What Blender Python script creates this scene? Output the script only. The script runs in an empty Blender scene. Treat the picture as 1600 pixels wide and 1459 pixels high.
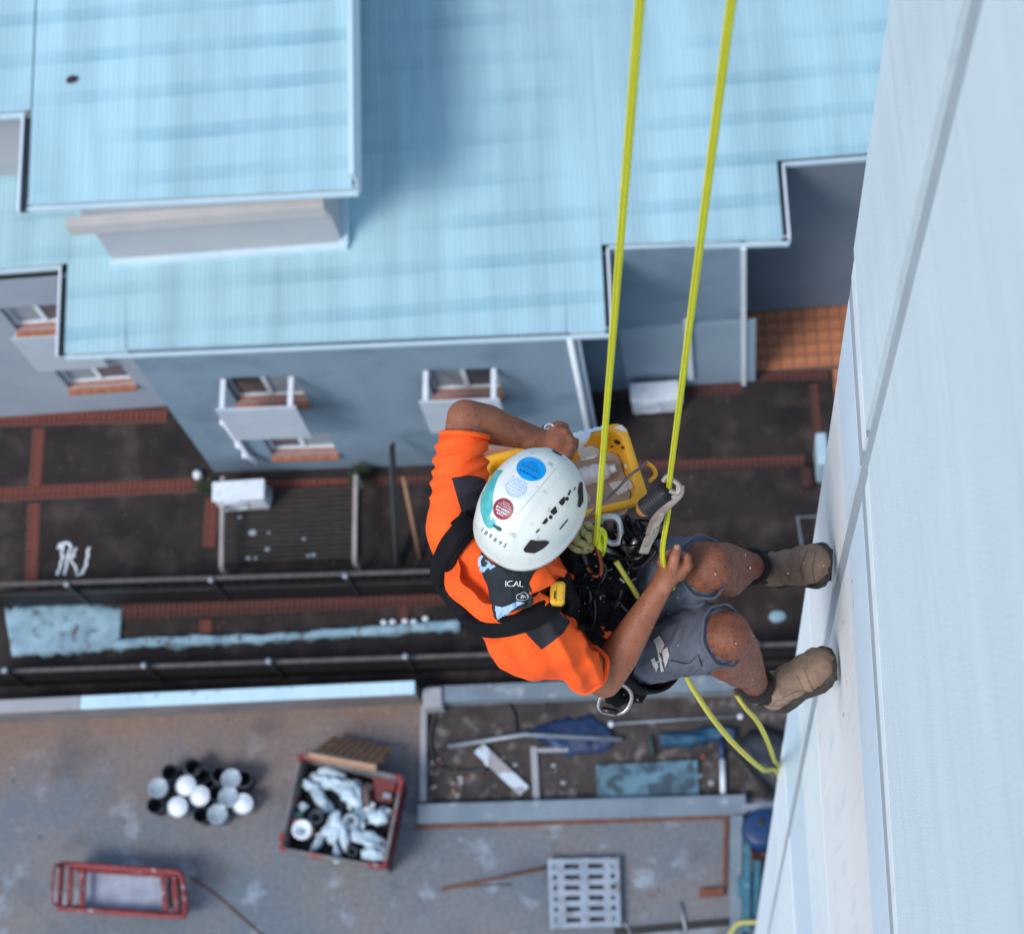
import bpy, math, random
from math import radians, sin, cos, pi
from mathutils import Vector, Matrix
from mathutils.bvhtree import BVHTree
from mathutils import noise as mnoise

random.seed(7)
scene = bpy.context.scene
col = scene.collection
R = radians

# ------------------------------------------------------------------ camera
F = 3300.0                      # focal length in pixels of the 1600 px wide photograph
CX, CY = 800.0, 729.5
H = 31.0                        # camera height above the yard
def _n(v): v = Vector(v); return v.normalized()
DOWN_C = _n((365, 1150, F))     # gravity in camera axes (right, down, forward)
Zc = -DOWN_C
yy = Vector((-320, -9370, F)); yy = yy - DOWN_C * yy.dot(DOWN_C)
Yc = yy.normalized()
Xc = Yc.cross(Zc)
CAM = Vector((0, 0, H))
def c2w(v): v = Vector(v); return Vector((Xc.dot(v), Yc.dot(v), Zc.dot(v)))
RIGHT, DOWNV, FWD = c2w((1,0,0)), c2w((0,1,0)), c2w((0,0,1))
def ray(px, py): return c2w(((px-CX)/F, (py-CY)/F, 1.0))
def D(px, py, z): return CAM + ray(px, py) * z                 # point at a depth
def G(px, py, h=0.0):                                           # point at a height
    r = ray(px, py); return CAM + r * ((h - H) / r.z)
def PL(px, py, p0, nrm):                                        # point on a plane
    r = ray(px, py); return CAM + r * ((p0 - CAM).dot(nrm) / r.dot(nrm))
def PIX(p):
    d = Vector(p) - CAM; x, y, z = d.dot(RIGHT), d.dot(DOWNV), d.dot(FWD)
    return (CX + F*x/z, CY + F*y/z, z)

cam_d = bpy.data.cameras.new("camera"); cam = bpy.data.objects.new("camera", cam_d); col.objects.link(cam)
cam_d.sensor_width = 36.0; cam_d.lens = F/1600*36.0
cam_d.clip_start = 0.05; cam_d.clip_end = 3000
cam.matrix_world = Matrix(((RIGHT.x, -DOWNV.x, -FWD.x, CAM.x), (RIGHT.y, -DOWNV.y, -FWD.y, CAM.y), (RIGHT.z, -DOWNV.z, -FWD.z, CAM.z), (0,0,0,1)))
cam_d.dof.use_dof = True; cam_d.dof.focus_distance = 4.75; cam_d.dof.aperture_fstop = 5.7
scene.camera = cam

# ------------------------------------------------------------------ sky and sun
SUN_EL, SUN_AZ = R(52), Vector((-0.62, -0.55))      # soft light from over the low roofs
w = bpy.data.worlds.new("World"); scene.world = w; w.use_nodes = True
nt = w.node_tree; nt.nodes.clear()
sky = nt.nodes.new("ShaderNodeTexSky"); sky.sky_type = 'NISHITA'; sky.sun_disc = False
sky.sun_elevation = SUN_EL; sky.sun_rotation = math.atan2(SUN_AZ.x, SUN_AZ.y)
sky.air_density = 1.2; sky.dust_density = 1.2; sky.ozone_density = 2.0
bg = nt.nodes.new("ShaderNodeBackground"); bg.inputs[1].default_value = 0.15
wo = nt.nodes.new("ShaderNodeOutputWorld")
nt.links.new(sky.outputs[0], bg.inputs[0]); nt.links.new(bg.outputs[0], wo.inputs[0])
sd = bpy.data.lights.new("sun", 'SUN'); so = bpy.data.objects.new("sun", sd); col.objects.link(so)
sd.energy = 1.5; sd.angle = R(20); sd.color = (1.0, 0.97, 0.93)
sv = Vector((SUN_AZ.normalized().x*cos(SUN_EL), SUN_AZ.normalized().y*cos(SUN_EL), sin(SUN_EL)))
so.rotation_euler = sv.to_track_quat('Z', 'Y').to_euler(); so.location = (-20, -20, 60)
scene.view_settings.view_transform = 'Standard'; scene.view_settings.look = 'None'
scene.view_settings.exposure = 0.6; scene.view_settings.gamma = 1.0

# ------------------------------------------------------------------ materials
MATS = {}
def srgb(r, g, b):
    f = lambda c: (c/255/12.92 if c/255 <= .04045 else ((c/255+.055)/1.055)**2.4)
    return (f(r), f(g), f(b))
def mat(name, c1, c2=None, scale=5.0, rough=0.7, bump=0.0, bscale=60.0, c3=None, s3=20.0, t3=(0.60, 0.68), metal=0.0, spec=0.4, detail=6, stretch=None, coat=0.0, lo=0.35, hi=0.65, sheen=0.0, sss=0.0, stretch3=None):
    """noise mix of c1 and c2, optional sparse marks of c3, noise bump (world-scaled object coordinates)"""
    if name in MATS: return MATS[name]
    m = bpy.data.materials.new(name); MATS[name] = m; m.use_nodes = True
    t = m.node_tree; N = t.nodes; L = t.links; b = N["Principled BSDF"]
    b.inputs["Roughness"].default_value = rough; b.inputs["Metallic"].default_value = metal
    b.inputs["Specular IOR Level"].default_value = spec; b.inputs["Coat Weight"].default_value = coat
    if sheen: b.inputs["Sheen Weight"].default_value = sheen
    if sss: b.inputs["Subsurface Weight"].default_value = sss; b.inputs["Subsurface Radius"].default_value = (.012, .005, .003); b.inputs["Subsurface Scale"].default_value = 0.5
    tc = N.new("ShaderNodeTexCoord"); src = tc.outputs["Object"]
    if stretch:
        mp = N.new("ShaderNodeMapping"); mp.inputs["Scale"].default_value = stretch; L.new(src, mp.inputs[0]); src = mp.outputs[0]
    if c2 is None: c2 = tuple(c*0.85 for c in c1)
    nz = N.new("ShaderNodeTexNoise"); nz.inputs["Scale"].default_value = scale; nz.inputs["Detail"].default_value = detail; nz.inputs["Roughness"].default_value = .62
    L.new(src, nz.inputs["Vector"])
    cr = N.new("ShaderNodeValToRGB"); cr.color_ramp.elements[0].position = lo; cr.color_ramp.elements[1].position = hi
    cr.color_ramp.elements[0].color = (*c1, 1); cr.color_ramp.elements[1].color = (*c2, 1)
    L.new(nz.outputs["Fac"], cr.inputs[0]); out = cr.outputs[0]
    if c3:
        n3 = N.new("ShaderNodeTexNoise"); n3.inputs["Scale"].default_value = s3; n3.inputs["Detail"].default_value = 4
        if stretch3:
            m3 = N.new("ShaderNodeMapping"); m3.inputs["Scale"].default_value = stretch3; L.new(tc.outputs["Object"], m3.inputs[0]); L.new(m3.outputs[0], n3.inputs["Vector"])
        else: L.new(tc.outputs["Object"], n3.inputs["Vector"])
        mr = N.new("ShaderNodeMapRange"); mr.inputs[1].default_value = t3[0]; mr.inputs[2].default_value = t3[1]; L.new(n3.outputs["Fac"], mr.inputs[0])
        mx = N.new("ShaderNodeMix"); mx.data_type = 'RGBA'; mx.inputs[7].default_value = (*c3, 1)
        L.new(mr.outputs[0], mx.inputs[0]); L.new(out, mx.inputs[6]); out = mx.outputs[2]
    L.new(out, b.inputs["Base Color"])
    if bump:
        nb = N.new("ShaderNodeTexNoise"); nb.inputs["Scale"].default_value = bscale; nb.inputs["Detail"].default_value = 5; L.new(tc.outputs["Object"], nb.inputs["Vector"])
        bp = N.new("ShaderNodeBump"); bp.inputs["Strength"].default_value = bump; bp.inputs["Distance"].default_value = 0.01
        L.new(nb.outputs["Fac"], bp.inputs["Height"]); L.new(bp.outputs[0], b.inputs["Normal"])
    return m

# ------------------------------------------------------------------ mesh builder
ROOTLOC = {}
class MB:
    def __init__(s): s.v = []; s.f = []; s.uv = {}; s.smooth = False
    def add(s, vs, fs):
        o = len(s.v); s.v += [Vector(v) for v in vs]; s.f += [tuple(i+o for i in f) for f in fs]; return s
    def hexa(s, p):      # 8 corners: bottom 0-3 ccw, top 4-7
        return s.add(p, [(3,2,1,0),(4,5,6,7),(0,1,5,4),(1,2,6,5),(2,3,7,6),(3,0,4,7)])
    def box(s, c, size, m=None, bev=0.0):
        c = Vector(c); m = m or Matrix.Identity(3); hx, hy, hz = [x/2 for x in size]
        if bev <= 0:
            P = [(-hx,-hy,-hz),(hx,-hy,-hz),(hx,hy,-hz),(-hx,hy,-hz),(-hx,-hy,hz),(hx,-hy,hz),(hx,hy,hz),(-hx,hy,hz)]
            return s.hexa([c + m @ Vector(p) for p in P])
        b = min(bev, hx*.9, hy*.9, hz*.9); rings = []
        for (z, i) in ((-hz, b), (-hz+b, 0), (hz-b, 0), (hz, b)):
            x, y = hx-i, hy-i
            rings.append([(-x,-y+b,z),(-x+b,-y,z),(x-b,-y,z),(x,-y+b,z),(x,y-b,z),(x-b,y,z),(-x+b,y,z),(-x,y-b,z)])
        vs = [c + m @ Vector(p) for r in rings for p in r]; fs = [tuple(range(7,-1,-1)), tuple(range(24,32))]
        for k in range(3):
            for i in range(8): j = (i+1) % 8; fs.append((k*8+i, k*8+j, k*8+8+j, k*8+8+i))
        return s.add(vs, fs)
    def beam(s, a, b, w, h, up=(0,0,1), bev=0.0):       # bar from a to b
        a, b = Vector(a), Vector(b); d = b-a; L = d.length; x = d/L; u = Vector(up); y = u.cross(x)
        if y.length < 1e-5: y = Vector((0,1,0)).cross(x)
        y.normalize(); z = x.cross(y)
        m = Matrix((x, y, z)).transposed()
        return s.box((a+b)/2, (L, w, h), m, bev)
    def prism(s, poly, z0, z1):          # poly: world xy points ccw
        n = len(poly); vs = [Vector((p[0], p[1], z0)) for p in poly] + [Vector((p[0], p[1], z1)) for p in poly]
        fs = [tuple(range(n-1,-1,-1)), tuple(range(n, 2*n))] + [(i, (i+1)%n, n+(i+1)%n, n+i) for i in range(n)]
        return s.add(vs, fs)
    def extrude(s, pts, vec):            # any planar polygon along vec
        n = len(pts); vec = Vector(vec); vs = [Vector(p) for p in pts] + [Vector(p)+vec for p in pts]
        return s.add(vs, [tuple(range(n-1,-1,-1)), tuple(range(n,2*n))] + [(i,(i+1)%n,n+(i+1)%n,n+i) for i in range(n)])
    def tube(s, pts, r, seg=10, closed=False, flat=None, cap=True):
        pts = [Vector(p) for p in pts]; n = len(pts)
        rs = r if isinstance(r, (list, tuple)) else [r]*n
        t0 = (pts[1]-pts[0]).normalized(); u = t0.orthogonal().normalized(); base = len(s.v); run = 0
        for i, p in enumerate(pts):
            if closed: t = (pts[(i+1)%n]-pts[i-1]).normalized()
            else: t = (pts[min(i+1,n-1)]-pts[max(i-1,0)]).normalized()
            u = (u - t*u.dot(t)); u = u.normalized() if u.length > 1e-6 else t.orthogonal().normalized(); q = t.cross(u)
            if i: run += (p-pts[i-1]).length
            for k in range(seg):
                a = 2*pi*k/seg; s.uv[len(s.v)] = (k/seg, run); s.v.append(p + (u*cos(a)+q*sin(a)*(flat or 1))*rs[i])
        for i in range(n if closed else n-1):
            for k in range(seg):
                a, b = base+i*seg+k, base+i*seg+(k+1)%seg; j = (i+1) % n
                s.f.append((a, b, base+j*seg+(k+1)%seg, base+j*seg+k))
        if cap and not closed:
            s.f.append(tuple(base+k for k in range(seg-1,-1,-1))); s.f.append(tuple(base+(n-1)*seg+k for k in range(seg)))
        return s
    def lathe(s, c, prof, seg=20, m=None, close=False):     # prof: (radius, z)
        c = Vector(c); m = m or Matrix.Identity(3); base = len(s.v)
        for (r, z) in prof:
            for k in range(seg): a = 2*pi*k/seg; s.v.append(c + m @ Vector((r*cos(a), r*sin(a), z)))
        for i in range(len(prof)-1):
            for k in range(seg):
                j = (k+1)%seg; s.f.append((base+i*seg+k, base+i*seg+j, base+(i+1)*seg+j, base+(i+1)*seg+k))
        s.f.append(tuple(base+k for k in range(seg-1,-1,-1))); s.f.append(tuple(base+(len(prof)-1)*seg+k for k in range(seg)))
        return s
    def sphere(s, c, r, m=None, seg=16, rings=10):
        rx, ry, rz = (r, r, r) if not isinstance(r, (tuple, list)) else r; c = Vector(c); m = m or Matrix.Identity(3); base = len(s.v)
        s.v.append(c + m @ Vector((0,0,-rz)))
        for i in range(1, rings):
            a = -pi/2 + pi*i/rings
            for k in range(seg): b = 2*pi*k/seg; s.v.append(c + m @ Vector((rx*cos(a)*cos(b), ry*cos(a)*sin(b), rz*sin(a))))
        s.v.append(c + m @ Vector((0,0,rz))); top = len(s.v)-1
        for k in range(seg): s.f.append((base, base+1+(k+1)%seg, base+1+k))
        for i in range(rings-2):
            for k in range(seg):
                a, b = base+1+i*seg+k, base+1+i*seg+(k+1)%seg; s.f.append((a, b, b+seg, a+seg))
        o = base+1+(rings-2)*seg
        for k in range(seg): s.f.append((o+k, o+(k+1)%seg, top))
        return s
    def cap(s, a, ra, b, rb, n=3):       # tapered capsule as overlapping balls (for later remeshing)
        a, b = Vector(a), Vector(b); L = (b-a).length; k = max(2, int(L/(min(ra, rb)*0.35)))
        pts = [a.lerp(b, i/k) for i in range(k+1)]; rs = [ra+(rb-ra)*i/k for i in range(k+1)]
        s.tube(pts, rs, seg=18); s.sphere(a, ra); s.sphere(b, rb); return s
    def build(s, name, m, parent=None, smooth=None, origin=None):
        me = bpy.data.meshes.new(name)
        if origin is None:
            if parent is not None: origin = ROOTLOC.get(parent.as_pointer(), Vector((0,0,0)))
            else:
                n = len(s.v); origin = sum(s.v, Vector((0,0,0)))/n; origin.z = min(v.z for v in s.v)
        origin = Vector(origin)
        me.from_pydata([v-origin for v in s.v], [], s.f); me.update()
        if s.uv:
            ul = me.uv_layers.new(name="uv")
            for lp in me.loops: ul.data[lp.index].uv = s.uv.get(lp.vertex_index, (0,0))
        if smooth if smooth is not None else s.smooth:
            me.shade_smooth()
        if m: me.materials.append(m)
        o = bpy.data.objects.new(name, me); col.objects.link(o)
        if parent is not None:
            o.parent = parent; ROOTLOC[o.as_pointer()] = origin
        else:
            o.location = origin; ROOTLOC[o.as_pointer()] = origin
        return o
def tag(o, label, cat, group=None):
    o["label"] = label; o["category"] = cat
    if group: o["group"] = group
    return o
def struct(o): o["kind"] = "structure"; return o
def stuff(o): o["kind"] = "stuff"; return o
def thing(name, loc, label, cat, group=None):
    o = bpy.data.objects.new(name, None); col.objects.link(o); o.location = loc; o.empty_display_size = .1
    ROOTLOC[o.as_pointer()] = Vector(loc); tag(o, label, cat, group); return o
def link_copy(src, parent, loc, rotz=0.0):       # a further piece that shares its mesh
    c = src.copy(); col.objects.link(c); c.parent = parent; c.location = loc; c.rotation_euler = (0,0,rotz); return c
def copy_tree(o, parent=None):
    c = o.copy(); col.objects.link(c); c.parent = parent
    for ch in list(o.children): copy_tree(ch, c)
    return c
# ================================================================== the setting
roofc = (.36,.55,.59)
M_ground = mat("asphalt", (.07,.07,.075), (.05,.05,.05), scale=.4, rough=.9, bump=.3, bscale=20)
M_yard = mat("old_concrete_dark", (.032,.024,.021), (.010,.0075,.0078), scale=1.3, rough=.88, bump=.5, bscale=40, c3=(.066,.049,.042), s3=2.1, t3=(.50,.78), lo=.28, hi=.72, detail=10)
def lower_mat():
    """worn slab: blue-grey cement, brown wash near the wall, pale splashes, cracks"""
    m = mat("yard_concrete", (.185,.17,.165), (.115,.15,.18), scale=.5, rough=.9, bump=.4, bscale=35, c3=(.28,.34,.39), s3=2.2, t3=(.57,.76), lo=.36, hi=.64, detail=10)
    t = m.node_tree; N = t.nodes; L = t.links; b = N["Principled BSDF"]; src = b.inputs["Base Color"].links[0].from_socket
    tc = N.new("ShaderNodeTexCoord"); sx = N.new("ShaderNodeSeparateXYZ"); L.new(tc.outputs["Object"], sx.inputs[0])
    n1 = N.new("ShaderNodeTexNoise"); n1.inputs["Scale"].default_value = 1.1; n1.inputs["Detail"].default_value = 9; L.new(tc.outputs["Object"], n1.inputs["Vector"])
    ad = N.new("ShaderNodeMath"); ad.operation = 'MULTIPLY_ADD'; ad.inputs[1].default_value = 2.6; L.new(n1.outputs["Fac"], ad.inputs[0]); L.new(sx.outputs["Y"], ad.inputs[2])
    mr = N.new("ShaderNodeMapRange"); mr.inputs[1].default_value = 3.9; mr.inputs[2].default_value = 5.6; mr.inputs[4].default_value = .8; L.new(ad.outputs[0], mr.inputs[0])
    mx = N.new("ShaderNodeMix"); mx.data_type = 'RGBA'; mx.inputs[7].default_value = (.215,.138,.098,1); L.new(mr.outputs[0], mx.inputs[0]); L.new(src, mx.inputs[6])
    n2 = N.new("ShaderNodeTexNoise"); n2.inputs["Scale"].default_value = 14; n2.inputs["Detail"].default_value = 8; L.new(tc.outputs["Object"], n2.inputs["Vector"])
    m2 = N.new("ShaderNodeMapRange"); m2.inputs[1].default_value = .3; m2.inputs[2].default_value = .7; m2.inputs[3].default_value = .86; m2.inputs[4].default_value = 1.12; L.new(n2.outputs["Fac"], m2.inputs[0])
    ml = N.new("ShaderNodeMix"); ml.data_type = 'RGBA'; ml.blend_type = 'MULTIPLY'; ml.inputs[0].default_value = 1; L.new(mx.outputs[2], ml.inputs[6]); L.new(m2.outputs[0], ml.inputs[7])
    n3 = N.new("ShaderNodeTexNoise"); n3.inputs["Scale"].default_value = .9; n3.inputs["Detail"].default_value = 6; L.new(tc.outputs["Object"], n3.inputs["Vector"])
    m3 = N.new("ShaderNodeMapRange"); m3.inputs[1].default_value = .56; m3.inputs[2].default_value = .70; m3.inputs[4].default_value = .55; L.new(n3.outputs["Fac"], m3.inputs[0])
    m4 = N.new("ShaderNodeMix"); m4.data_type = 'RGBA'; m4.inputs[7].default_value = (.075,.07,.075,1); L.new(m3.outputs[0], m4.inputs[0]); L.new(ml.outputs[2], m4.inputs[6])
    L.new(m4.outputs[2], b.inputs["Base Color"]); return m
M_low = lower_mat()
M_brick = mat("red_brick_paver", (.19,.056,.036), (.10,.030,.024), scale=9, rough=.85, bump=.3, bscale=90)
M_brick2 = mat("dark_brick_paver", (.13,.045,.035), (.06,.024,.022), scale=7, rough=.88, bump=.3, bscale=90)
M_tile = mat("terracotta_tile", (.52,.20,.09), (.36,.125,.058), scale=3, rough=.75, bump=.15, bscale=60)
M_wall = mat("grey_render", (.20,.275,.34), (.17,.24,.30), scale=1.2, rough=.85, bump=.12, bscale=80, c3=(.14,.195,.25), s3=1.4, t3=(.5,.75), stretch=(1,1,.3))
M_wall_u = mat("warm_grey_render", (.42,.42,.43), (.37,.38,.40), scale=1.0, rough=.85, bump=.1, bscale=80)
M_white = mat("white_paint_trim", (.72,.76,.78), (.62,.68,.72), scale=6, rough=.5, bump=.05, bscale=60)
M_dark = mat("dark_metal", (.025,.024,.025), (.04,.035,.033), scale=8, rough=.55, metal=.3)
M_steel = mat("weathered_rail", (.13,.115,.105), (.08,.07,.066), scale=10, rough=.6, metal=.3)
M_glass = mat("window_glass", (.045,.055,.065), (.09,.10,.115), scale=1.5, rough=.08, spec=.8)
M_blind = mat("pale_curtain", (.30,.32,.35), (.22,.24,.28), scale=4, rough=.8, stretch=(30,1,1))
M_sill = mat("orange_brick_sill", (.40,.155,.075), (.28,.10,.055), scale=12, rough=.8, bump=.2, bscale=80)
M_inner = mat("dark_interior", (.02,.018,.017), (.03,.025,.022), scale=3, rough=.9)

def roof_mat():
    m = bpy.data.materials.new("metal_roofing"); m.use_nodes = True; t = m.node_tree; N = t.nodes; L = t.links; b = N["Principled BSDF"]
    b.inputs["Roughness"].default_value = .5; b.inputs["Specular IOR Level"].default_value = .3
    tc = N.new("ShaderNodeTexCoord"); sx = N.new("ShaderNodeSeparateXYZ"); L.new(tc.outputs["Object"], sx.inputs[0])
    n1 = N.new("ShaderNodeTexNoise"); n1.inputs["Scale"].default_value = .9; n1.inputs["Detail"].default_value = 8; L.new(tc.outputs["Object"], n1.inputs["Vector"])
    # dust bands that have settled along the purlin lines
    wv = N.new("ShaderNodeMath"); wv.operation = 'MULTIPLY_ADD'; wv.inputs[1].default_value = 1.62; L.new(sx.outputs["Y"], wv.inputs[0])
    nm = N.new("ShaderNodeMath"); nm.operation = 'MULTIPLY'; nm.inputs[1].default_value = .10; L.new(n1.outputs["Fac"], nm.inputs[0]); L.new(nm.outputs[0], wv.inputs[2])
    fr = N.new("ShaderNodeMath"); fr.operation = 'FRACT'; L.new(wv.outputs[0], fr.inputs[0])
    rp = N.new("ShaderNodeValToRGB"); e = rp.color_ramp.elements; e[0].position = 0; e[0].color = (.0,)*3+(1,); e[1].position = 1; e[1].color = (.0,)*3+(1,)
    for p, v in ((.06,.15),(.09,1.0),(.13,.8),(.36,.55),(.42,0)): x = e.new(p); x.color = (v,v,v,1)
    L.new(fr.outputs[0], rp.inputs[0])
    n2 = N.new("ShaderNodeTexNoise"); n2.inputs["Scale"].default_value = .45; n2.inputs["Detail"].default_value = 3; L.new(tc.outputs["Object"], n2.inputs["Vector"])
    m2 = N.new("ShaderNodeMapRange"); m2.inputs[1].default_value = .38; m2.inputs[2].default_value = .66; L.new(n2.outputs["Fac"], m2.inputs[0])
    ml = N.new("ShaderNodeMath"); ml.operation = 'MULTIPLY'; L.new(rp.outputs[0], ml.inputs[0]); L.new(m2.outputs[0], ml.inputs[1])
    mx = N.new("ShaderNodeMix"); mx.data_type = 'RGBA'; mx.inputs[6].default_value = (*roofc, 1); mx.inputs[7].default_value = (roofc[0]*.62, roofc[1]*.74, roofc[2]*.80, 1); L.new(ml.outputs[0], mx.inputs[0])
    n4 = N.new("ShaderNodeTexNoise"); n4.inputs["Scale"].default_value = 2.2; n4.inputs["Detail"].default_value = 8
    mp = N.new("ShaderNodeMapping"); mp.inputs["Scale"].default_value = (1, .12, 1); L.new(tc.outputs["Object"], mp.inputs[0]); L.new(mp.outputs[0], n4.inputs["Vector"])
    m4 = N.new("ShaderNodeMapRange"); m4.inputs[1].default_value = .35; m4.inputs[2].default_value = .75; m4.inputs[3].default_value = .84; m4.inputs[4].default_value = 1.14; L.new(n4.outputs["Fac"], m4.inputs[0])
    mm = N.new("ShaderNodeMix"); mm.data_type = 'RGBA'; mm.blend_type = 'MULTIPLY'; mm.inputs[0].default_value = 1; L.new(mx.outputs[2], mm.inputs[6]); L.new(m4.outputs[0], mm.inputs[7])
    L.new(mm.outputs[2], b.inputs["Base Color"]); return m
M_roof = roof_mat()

# ground sheet to the horizon, yard slabs on it
struct(MB().add([(-900,-900,-.02),(900,-900,-.02),(900,900,-.02),(-900,900,-.02)], [(0,1,2,3)]).build("ground", M_ground, origin=(0,0,-.02)))
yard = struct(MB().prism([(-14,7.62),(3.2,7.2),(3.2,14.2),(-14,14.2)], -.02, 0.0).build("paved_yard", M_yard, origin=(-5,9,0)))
lowy = struct(MB().prism([(-14,-4),(3.2,-4),(3.2,7.19),(-14,7.61)], -.02, 0.004).build("lower_yard", M_low, origin=(-5,3,0)))

# brick soldier courses: every brick its own piece
BRK = {}
def brick_strip(p0, p1, width, z=.006, parent=None, m=M_brick, pitch=.088, seed=1):
    parent = parent or yard; a = Vector((p0.x, p0.y, 0)); b = Vector((p1.x, p1.y, 0)); d = b-a; L = d.length; n = max(1, int(L/pitch)); ang = math.atan2(d.y, d.x)
    rnd = random.Random(seed); base = ROOTLOC[parent.as_pointer()]
    st = MB().box((a+b)/2, (L, width+.02, .008), Matrix.Rotation(ang, 3, 'Z')).build("mortar_bed", M_inner if m is M_brick2 else mat("mortar", (.16,.10,.08), (.10,.065,.055), scale=20, rough=.95), parent)
    key = (round(width,2), round(L/n,3), m.name)
    if key not in BRK:
        BRK[key] = MB().box((0,0,0), (L/n-.012, width, .03), bev=.004).build("brick", m, origin=(0,0,0)).data
        bpy.data.objects.remove([o for o in col.objects if o.data == BRK[key]][0])
    for i in range(n):
        q = a + d*((i+.5)/n); o = bpy.data.objects.new("brick", BRK[key]); col.objects.link(o); o.parent = st
        o.location = Vector((q.x, q.y, z + rnd.uniform(-.004,.003))) - base
        o.rotation_euler = (rnd.uniform(-.02,.02), rnd.uniform(-.03,.03), ang + rnd.uniform(-.03,.03))
g = G
brick_strip(g(-20,656), g(262,649), .22, seed=1)
brick_strip(g(62,669), g(55,760), .20, seed=2)
brick_strip(g(54,786), g(49,925), .20, seed=3)
brick_strip(g(-20,773), g(318,757), .22, seed=4)
brick_strip(g(332,778), g(327,855), .20, seed=5)
brick_strip(g(415,757), g(560,753), .14, seed=6)
brick_strip(g(570,753), g(700,748), .16, m=M_brick2, seed=7)
brick_strip(g(190,957), g(700,935), .22, m=M_brick2, seed=8)
brick_strip(g(322,968), g(321,990), .18, seed=9)
brick_strip(g(630,948), g(629,984), .18, m=M_brick2, seed=10)
brick_strip(g(912,618), g(985,615), .18, m=M_brick2, seed=11)
brick_strip(g(1060,612), g(1160,606), .18, m=M_brick2, seed=12)
brick_strip(g(1160,589), g(1296,587), .15, m=M_brick2, seed=13)
brick_strip(g(1271,600), g(1282,735), .14, m=M_brick2, seed=14)
brick_strip(g(995,729), g(1258,719), .17, m=M_brick2, seed=15)
# terracotta tiles in the corner court
tb = MB().prism([tuple(g(1160,581)[:2]), tuple(g(1420,575)[:2]), tuple(g(1420,470)[:2]), tuple(g(1160,486)[:2])], 0, .006).build("tile_bed", MATS["mortar"], yard)
tm = None; x0, y0 = g(1160,581).x, g(1160,581).y
def tile_at(x, y):
    global tm
    if tm is None:
        o = MB().box((0,0,0), (.184,.184,.02), bev=.004).build("tile", M_tile, origin=(0,0,0)); tm = o.data; bpy.data.objects.remove(o)
    o = bpy.data.objects.new("tile", tm); col.objects.link(o); o.parent = tb
    o.location = Vector((x, y, .006+random.uniform(-.003,.002))) - ROOTLOC[yard.as_pointer()]; o.rotation_euler = (random.uniform(-.012,.012), random.uniform(-.012,.012), random.uniform(-.01,.01))
for i in range(9):
    for j in range(6):
        x, y = x0+.10+i*.2, y0+.09+j*.2
        if y < y0+1.22 : tile_at(x, y)
for i in range(2):
    for j in range(6): tile_at(g(1310,600).x+.02+i*.2, y0-.16-j*.2)

# ================================================================== the low building
XL0, XL1, XR, XE = -8.48, -1.12, 1.31, 5.0          # eave steps in plan
YE = (12.55, 11.10, 12.14, 13.28)
SL = -.031                                           # the block stands slightly askew
eav = (lambda x: 12.55, lambda x: 11.21+SL*(x+8.48), lambda x: 12.24+SL*1.6*(x+1.12), lambda x: 13.28)                    # eave lines: left wing, main, right wing, corner court
ZE = 5.1
bl = thing("low_building", (-4, 12, 0), "two storey grey rendered block with pale blue corrugated roof and stepped eaves", "building")
yb = 30.0
fp = [(-13,12.38),(-7.66,12.38),(-7.62,11.20),(-1.63,10.99),(-1.60,12.12),(.76,12.12),(.86,13.30),(5,13.30),(5,yb),(-13,yb)]
# openings cut through the wall faces: list (u0,u1,z0,z1)
def wall_face(p, q, z0, z1, holes, thick, name, m):
    p = Vector((p[0],p[1],0)); q = Vector((q[0],q[1],0)); d = (q-p).normalized(); L = (q-p).length; nin = Vector((-d.y, d.x, 0))
    us = sorted({0, L, *[h[0] for h in holes], *[h[1] for h in holes]}); zs = sorted({z0, z1, *[h[2] for h in holes], *[h[3] for h in holes]})
    mb = MB(); P = lambda u, z, t=0: p + d*u + nin*t + Vector((0,0,z))
    for i in range(len(us)-1):
        for j in range(len(zs)-1):
            uc, zc = (us[i]+us[i+1])/2, (zs[j]+zs[j+1])/2
            if any(h[0]<uc<h[1] and h[2]<zc<h[3] for h in holes): continue
            mb.add([P(us[i],zs[j]),P(us[i+1],zs[j]),P(us[i+1],zs[j+1]),P(us[i],zs[j+1])], [(0,1,2,3)])
    for h in holes:
        a,b,c,e = h
        for (s1,s2) in (((a,c),(b,c)),((b,c),(b,e)),((b,e),(a,e)),((a,e),(a,c))):
            mb.add([P(*s1),P(*s2),P(*s2,thick),P(*s1,thick)], [(0,1,2,3)])
    o = mb.build(name, m, bl)
    return o, P, d, nin
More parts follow.
